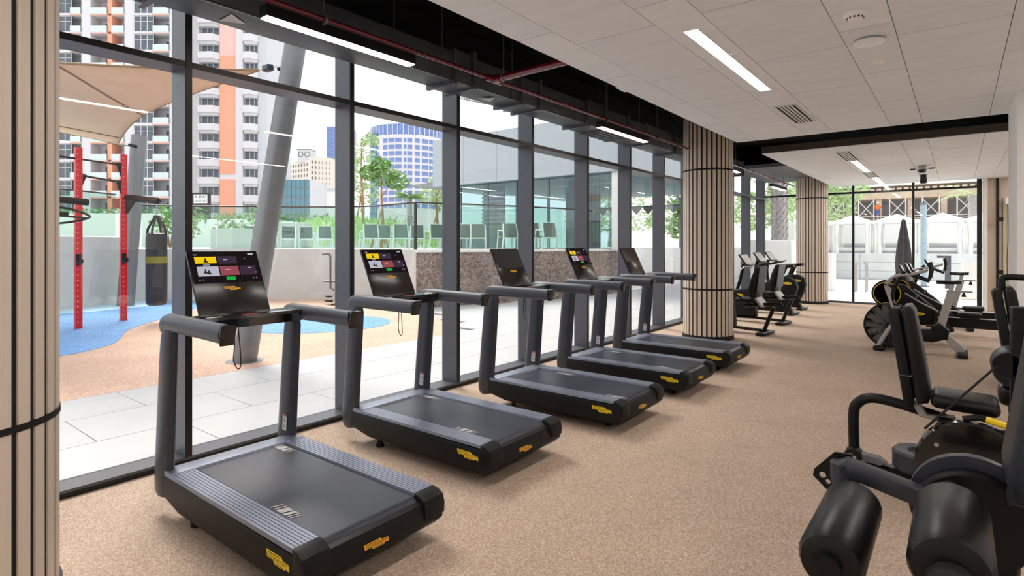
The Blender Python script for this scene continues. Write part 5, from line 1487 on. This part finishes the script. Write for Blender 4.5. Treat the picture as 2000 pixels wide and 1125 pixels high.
def curtain(name, d, u0, u1, v0, label, m, rows, cols_, inset=.12):
    t = city(name, d, label)
    u = d / 1110
    x0, x1, zt_ = (u0 - 1000) * u, (u1 - 1000) * u, 2.05 + (478 - v0) * u
    MB().box(x0, x1, .3, 10, 0, zt_).build('core', M['tower_grey'], t)
    pw, ph = (x1 - x0) / cols_, (zt_ - 2) / rows
    me = MB().box(pw * .04, pw * .96, 0, .3, ph * .05, ph * .93).mesh('glass_panel', m)
    for r_ in range(rows):
        for c_ in range(cols_): share('glass_panel', me, t, (x0 + pw * c_, 0, 2 + ph * r_))
    return t
curtain('blue_tower', 250, 638, 684, 247, 'narrow blue glass tower beside the second mullion', M['win_blue'], 30, 3)
curtain('teal_building', 105, 552, 604, 350, 'low teal glass building right of the leaning mast', M['win_teal'], 7, 6)
curtain('distant_tower', 260, 500, 540, 290, 'hazy pale tower seen left of the leaning mast', M['tower_grey'], 12, 4)

# ---- round white tower
RT = city('round_tower', 240, 'round white tower with a grid of blue windows under the transom')
u = 240 / 1110
cx, rr = (782 - 1000) * u, 76 * u
zt_ = 2.05 + (478 - 262) * u
ctr = Matrix.Translation((cx, rr, 0))
MB().lathe([(rr, 0), (rr, zt_), (rr - 1, zt_)], 64, ctr).build('drum', M['tower_white'], RT)
MB().lathe([(rr - .4, zt_), (rr - .4, zt_ + 4.6), (0, zt_ + 4.8)], 64, ctr).build('crown', M['win_blue'], RT)
cw = MB().box(-.16, .16, -.3, .3, 0, 4.9).mesh('crown_post', M['tower_white'])
for i in range(22):
    a = PI + PI * (i + .5) / 22
    share('crown_post', cw, RT, (cx + (rr - .4) * math.cos(a), rr + (rr - .4) * math.sin(a), zt_), (0, 0, a + PI / 2))
wm = {}
for r_ in range(11):
    z = zt_ - 2.5 - 2.78 * r_
    for i, (du, w) in enumerate(((-62, 1.5), (-50, 3.0), (-31, 2.1), (-18, 2.6), (-4, 2.6), (9, 1.0), (18, 2.0), (32, 2.0), (46, 3.0), (58, 3.0), (68, 3.2))):
        s = max(-.985, min(.985, du / 76)); a = -PI / 2 + math.asin(s)
        if w not in wm: wm[w] = MB().box(-w / 2, w / 2, -.12, .2, -.9, .9).mesh('window', M['win_blue'])
        share('window', wm[w], RT, (cx + rr * math.cos(a), rr + rr * math.sin(a), z), (0, 0, a + PI / 2))
sl_ = MB()
n0 = 14
for i in range(n0 + 1):
    a = -PI / 2 + math.asin(-.995 + (.995 - .66) * i / n0)
    sl_.v += [(cx + (rr + .25) * math.cos(a), rr + (rr + .25) * math.sin(a), 0), (cx + (rr + .25) * math.cos(a), rr + (rr + .25) * math.sin(a), zt_ + 1.5)]
sl_.f += [(2 * i, 2 * i + 2, 2 * i + 3, 2 * i + 1) for i in range(n0)]
sl_.build('glass_side', M['win_teal'], RT)

# ---- tower crane arm
cr = thing('crane_jib', 'faint grey lattice jib of a tower crane high in the sky', 'crane', (0, 0, 0))
c0, c1 = Vector((-101.5, 107.0, 39.5)), Vector((-80.6, 107.7, 33.1))
MB().box(-80.9, -80.3, 107.9, 108.5, -.45, 34.6).build('crane_mast', M['tower_grey'], cr)
ch = [(0, 0, 0), (0, 1.2, 0), (0, .6, 1.1)]
for k, q in enumerate(ch): MB().tube([c0 + Vector(q), c1 + Vector(q)], .13, 5).build('chord', M['hole'], cr)
la = MB()
for i in range(24):
    p, q = c0.lerp(c1, i / 24), c0.lerp(c1, (i + 1) / 24)
    m_ = (p + q) / 2 + Vector(ch[2])
    for s in (0, 1): la.tube([p + Vector(ch[s]), m_], .07, 4).tube([q + Vector(ch[s]), m_], .07, 4)
la.build('lattice', M['hole'], cr)
MB().rbox(c0.lerp(c1, .72) - Vector((0, -.6, .5)), (2.0, 1.0, .7), .1, 1).build('trolley', M['hole'], cr)
cr.location = (0, 0, 0)

# ================================================================== BACK TERRACE
structure('wall_white_back', MB().box(-9.0, 14, 37.2, 37.6, 1.15, 2.95), M['white_paint'])
lowwall = structure('wall_stone_back', MB().box(-8.6, 14, 30.8, 31.2, -.03, 1.2), M['stone_wall'])
for i in range(9):
    for j in range(3):
        MB().box(-8.6 + 2.5 * i + .01, -6.1 + 2.5 * i - .01, 30.765, 30.8, .0 + .4 * j + .008, .4 + .4 * j - .008).build('stone_slab', M['stone_wall'], lowwall)
cab_roof = MB().add([(-.95, -.95, 1.62), (.95, -.95, 1.62), (.95, .95, 1.62), (-.95, .95, 1.62), (0, 0, 1.98), (-.95, -.95, 1.5), (.95, -.95, 1.5), (.95, .95, 1.5), (-.95, .95, 1.5)],
                    [(0, 1, 4), (1, 2, 4), (2, 3, 4), (3, 0, 4), (5, 6, 1, 0), (6, 7, 2, 1), (7, 8, 3, 2), (8, 5, 0, 3), (8, 7, 6, 5)]).mesh('roof', M['canvas'])
cab_cur = MB()
for i in range(12): cab_cur.cyl((-.06 + .01 * i, .02 * (i % 2), 0), (-.06 + .01 * i, .02 * (i % 2), 1.5), .014, .014, 6)
cab_cur = MB().tube([(0, 0, 0), (0, 0, .8), (0, 0, 1.5)], [.12, .06, .13], 10).mesh('curtain', M['canvas'])
cab_post = MB().box(-.03, .03, -.03, .03, 0, 1.55).mesh('post', M['white_paint'])
cab_bed = MB().rbox((0, .2, .22), (1.5, 1.2, .2), .06, 2).mesh('daybed', M['canvas'])
cab_leg = MB().box(-.7, .7, -.3, .75, 0, .12).mesh('daybed_base', M['tower_grey'])
cab_bol = MB().cyl((-.6, .7, .42), (.6, .7, .42), .12, .12, 12).mesh('bolster', M['tower_grey'])
for i, (x, lb) in enumerate(((-6.1, 'white canvas cabana seen beside the far slatted column'), (-4.25, 'white canvas cabana left of the closed dark parasol'), (-2.4, 'white canvas cabana directly behind the closed dark parasol'), (-.6, 'white canvas cabana behind the slim grey pole'), (1.1, 'white canvas cabana rightmost behind the back glazing'))):
    t = thing('cabana', lb, 'cabana', (x, 34.0, 1.15), 0, 'row of white canvas cabanas')
    t.scale = (.91, .91, 1)
    share('roof', cab_roof, t)
    for a in (-1, 1):
        for b in (-1, 1):
            share('post', cab_post, t, (.88 * a, .88 * b, 0))
            share('curtain', cab_cur, t, (.74 * a, .80 * b, 0))
    bd = share('daybed', cab_bed, t); share('daybed_base', cab_leg, t); share('bolster', cab_bol, bd)
pa = thing('closed_parasol', 'tall closed plum-dark parasol standing on the back terrace', 'parasol', (-1.39, 22.18, 0))
fold = MB()
prof = [(.05, .35), (.17, .5), (.20, 1.0), (.17, 1.45), (.10, 2.0), (.05, 2.38), (.02, 2.42)]
vs = []
for r_, z in prof:
    for j in range(32):
        a = 2 * PI * j / 32; q = r_ * (1 + .16 * math.cos(8 * a))
        vs.append((q * math.cos(a), q * math.sin(a), z))
fold.add(vs, [(i * 32 + j, i * 32 + (j + 1) % 32, (i + 1) * 32 + (j + 1) % 32, (i + 1) * 32 + j) for i in range(len(prof) - 1) for j in range(32)])
fold.build('folded_canopy', M['plum'], pa, angle=60)
MB().cyl((0, 0, .05), (0, 0, 2.45), .025, .025, 10).build('pole', M['silver_paint'], pa)
MB().rbox((0, 0, .04), (.6, .6, .08), .02, 1).build('base', M['conduit'], pa)
pp = thing('slim_pole', 'slim blue-grey pole standing before the white cabanas', 'pole', (-1.05, 26.77, 0))
MB().cyl((0, 0, 0), (0, 0, 3.12), .10, .10, 14).build('shaft', M['pole_paint'], pp)
MB().cyl((0, 0, 0), (0, 0, .03), .2, .2, 16).build('base_plate', M['conduit'], pp)
MB().cyl((0, 0, 3.12), (0, 0, 3.2), .12, .1, 14).build('cap', M['conduit'], pp)
lp = thing('bollard_light', 'dark bollard light with a short arm on the back terrace', 'bollard', (-.30, 26.1, 0))
MB().box(-.09, .09, -.06, .06, 0, 1.2).build('post', M['frame'], lp)
MB().box(-.32, -.09, -.06, .06, 1.12, 1.2).build('arm', M['frame'], lp)
MB().box(-.3, -.12, -.05, .05, 1.112, 1.12).build('lens', M['label'], lp)
for x, y, sx, sy, h, lb in ((.55, 21.6, 1.1, .8, .62, 'low white planter box before the back right glazing'), (.62, 22.9, 1.1, .8, 1.06, 'taller white planter box behind the low one'), (-5.6, 23.5, 1.5, 1.2, 1.78, 'white block wall outside the far window corner'), (-3.9, 22.8, .9, .8, 1.3, 'pale block beside the far slatted column')):
    t = tag(MB().rbox((0, 0, h / 2), (sx, sy, h), .02, 1).build('planter_box', M['white_paint'], loc=(x, y, 0)), lb, 'planter')
    MB().box(-sx / 2 + .06, sx / 2 - .06, -sy / 2 + .06, sy / 2 - .06, h - .002, h + .004).build('soil', M['bark_grey'], t)
st = thing('bike_stand', 'faint grey tubular stand on the terrace just right of the far column', 'stand', (-2.75, 22.3, 0))
for k in range(3): MB().tube(smooth_path([(0, .25 * k, 0), (.0, .25 * k, .9), (.15, .25 * k, 1.0), (.3, .25 * k, .9), (.3, .25 * k, 0)], 4), .02, 8).build('hoop', M['silver_paint'], st)

sbd = thing('scaffolded_building', 'raw concrete building site wrapped in pale scaffolding beyond the cabanas', 'building', (-13, 72.5, 0))
MB().box(0, 18, .6, 8, 0, 3.2).box(0, 18, 3.5, 8, 3.2, 6.5).build('dark_interior', M['raw_dark'], sbd)
MB().box(0, 18, -.2, 8, 6.5, 7.2).build('floor_slab', M['raw'], sbd)
MB().box(0, 18, .4, 8, 7.9, 14).build('upper_wall', M['canvas'], sbd)
for i in range(7): MB().box(.4 + 2.8 * i, .9 + 2.8 * i, .1, .6, 0, 6.5).build('pillar', M['raw'], sbd)
for i in range(30): MB().box(.1 + .6 * i, .5 + .6 * i, -.3, -.1, 7.2, 7.6).build('formwork_board', M['raw'], sbd)
for i in range(13): MB().cyl((.3 + 1.4 * i, -.9, 0), (.3 + 1.4 * i, -.9, 6.5), .06, .06, 6).build('scaffold_pole', M['scaffold'], sbd)
for i in range(12):
    for z in (2.6, 4.6):
        MB().cyl((.3 + 1.4 * i, -.9, z), (1.7 + 1.4 * i, -.9, z), .045, .045, 6).build('scaffold_rail', M['scaffold'], sbd)
    if i % 2: MB().cyl((.3 + 1.4 * i, -.9, 4.6), (1.7 + 1.4 * i, -.9, 6.3), .045, .045, 6).cyl((1.7 + 1.4 * i, -.9, 4.6), (.3 + 1.4 * i, -.9, 6.3), .045, .045, 6).build('cross_brace', M['scaffold'], sbd)
MB().box(0, 18, -1.1, -.3, 4.30, 4.36).build('scaffold_deck', M['raw'], sbd)

# ---- the worker on the scaffold: one skinned body
pr = thing('person', 'worker in orange top and blue trousers standing on the pale scaffold', 'person', (-6.75, 71.75, 4.36))
J = {'pel': ((0, 0, .92), .13), 'chest': ((0, .02, 1.25), .15), 'neck': ((0, .02, 1.47), .06), 'head': ((0, .0, 1.60), .10), 'top': ((0, 0, 1.70), .07),
     'shl': ((-.19, .02, 1.40), .065), 'ell': ((-.26, -.04, 1.13), .05), 'hal': ((-.16, -.25, 1.02), .04), 'shr': ((.19, .02, 1.40), .065), 'elr': ((.27, -.06, 1.16), .05), 'har': ((.22, -.3, 1.2), .04),
     'hil': ((-.10, 0, .86), .10), 'knl': ((-.13, -.05, .48), .07), 'anl': ((-.13, .02, .09), .05), 'tol': ((-.14, -.16, .04), .04), 'hir': ((.10, 0, .86), .10), 'knr': ((.13, -.08, .49), .07), 'anr': ((.14, .06, .09), .05), 'tor': ((.15, -.12, .04), .04)}
E_ = [('pel', 'chest'), ('chest', 'neck'), ('neck', 'head'), ('head', 'top'), ('chest', 'shl'), ('shl', 'ell'), ('ell', 'hal'), ('chest', 'shr'), ('shr', 'elr'), ('elr', 'har'), ('pel', 'hil'), ('hil', 'knl'), ('knl', 'anl'), ('anl', 'tol'), ('pel', 'hir'), ('hir', 'knr'), ('knr', 'anr'), ('anr', 'tor')]
def try_skin():
    def mk(name, keys, edges, m, root, add):
        j = {k: J[k] for k in keys}
        me = bpy.data.meshes.new(name)
        ks = list(j)
        me.from_pydata([j[k][0] for k in ks], [(ks.index(a), ks.index(b)) for a, b in edges], [])
        o = bpy.data.objects.new(name, me); col.objects.link(o)
        sk = o.modifiers.new('skin', 'SKIN'); sk.use_smooth_shade = True
        ss = o.modifiers.new('sub', 'SUBSURF'); ss.levels = 1; ss.render_levels = 1
        if not me.skin_vertices:
            me.attributes  # the modifier creates the layer in recent versions
            bm = bmesh.new(); bm.from_mesh(me); bm.verts.layers.skin.verify(); bm.to_mesh(me); bm.free()
        for i, k in enumerate(ks):
            r = j[k][1] + add
            me.skin_vertices[0].data[i].radius = (r, r)
            me.skin_vertices[0].data[i].use_root = (k == root)
        me.materials.append(m); o.parent = pr
        return o
    mk('body', list(J), E_, M['skin'], 'pel', 0.0)
    mk('orange_top', ['pel', 'chest', 'shl', 'ell', 'shr', 'elr'], [('pel', 'chest'), ('chest', 'shl'), ('shl', 'ell'), ('chest', 'shr'), ('shr', 'elr')], M['hi_vis'], 'chest', .018)
    mk('trousers', ['pel', 'hil', 'knl', 'anl', 'hir', 'knr', 'anr'], [('pel', 'hil'), ('hil', 'knl'), ('knl', 'anl'), ('pel', 'hir'), ('hir', 'knr'), ('knr', 'anr')], M['denim'], 'pel', .016)
try_skin()
MB().lathe([(.125, 1.63), (.118, 1.70), (.08, 1.76), (0, 1.78)], 18).build('helmet', M['label'], pr)
for s in (-1, 1): MB().rbox((.135 * s, -.07, .03), (.10, .26, .06), .02, 2).build('shoe', M['rubber'], pr)
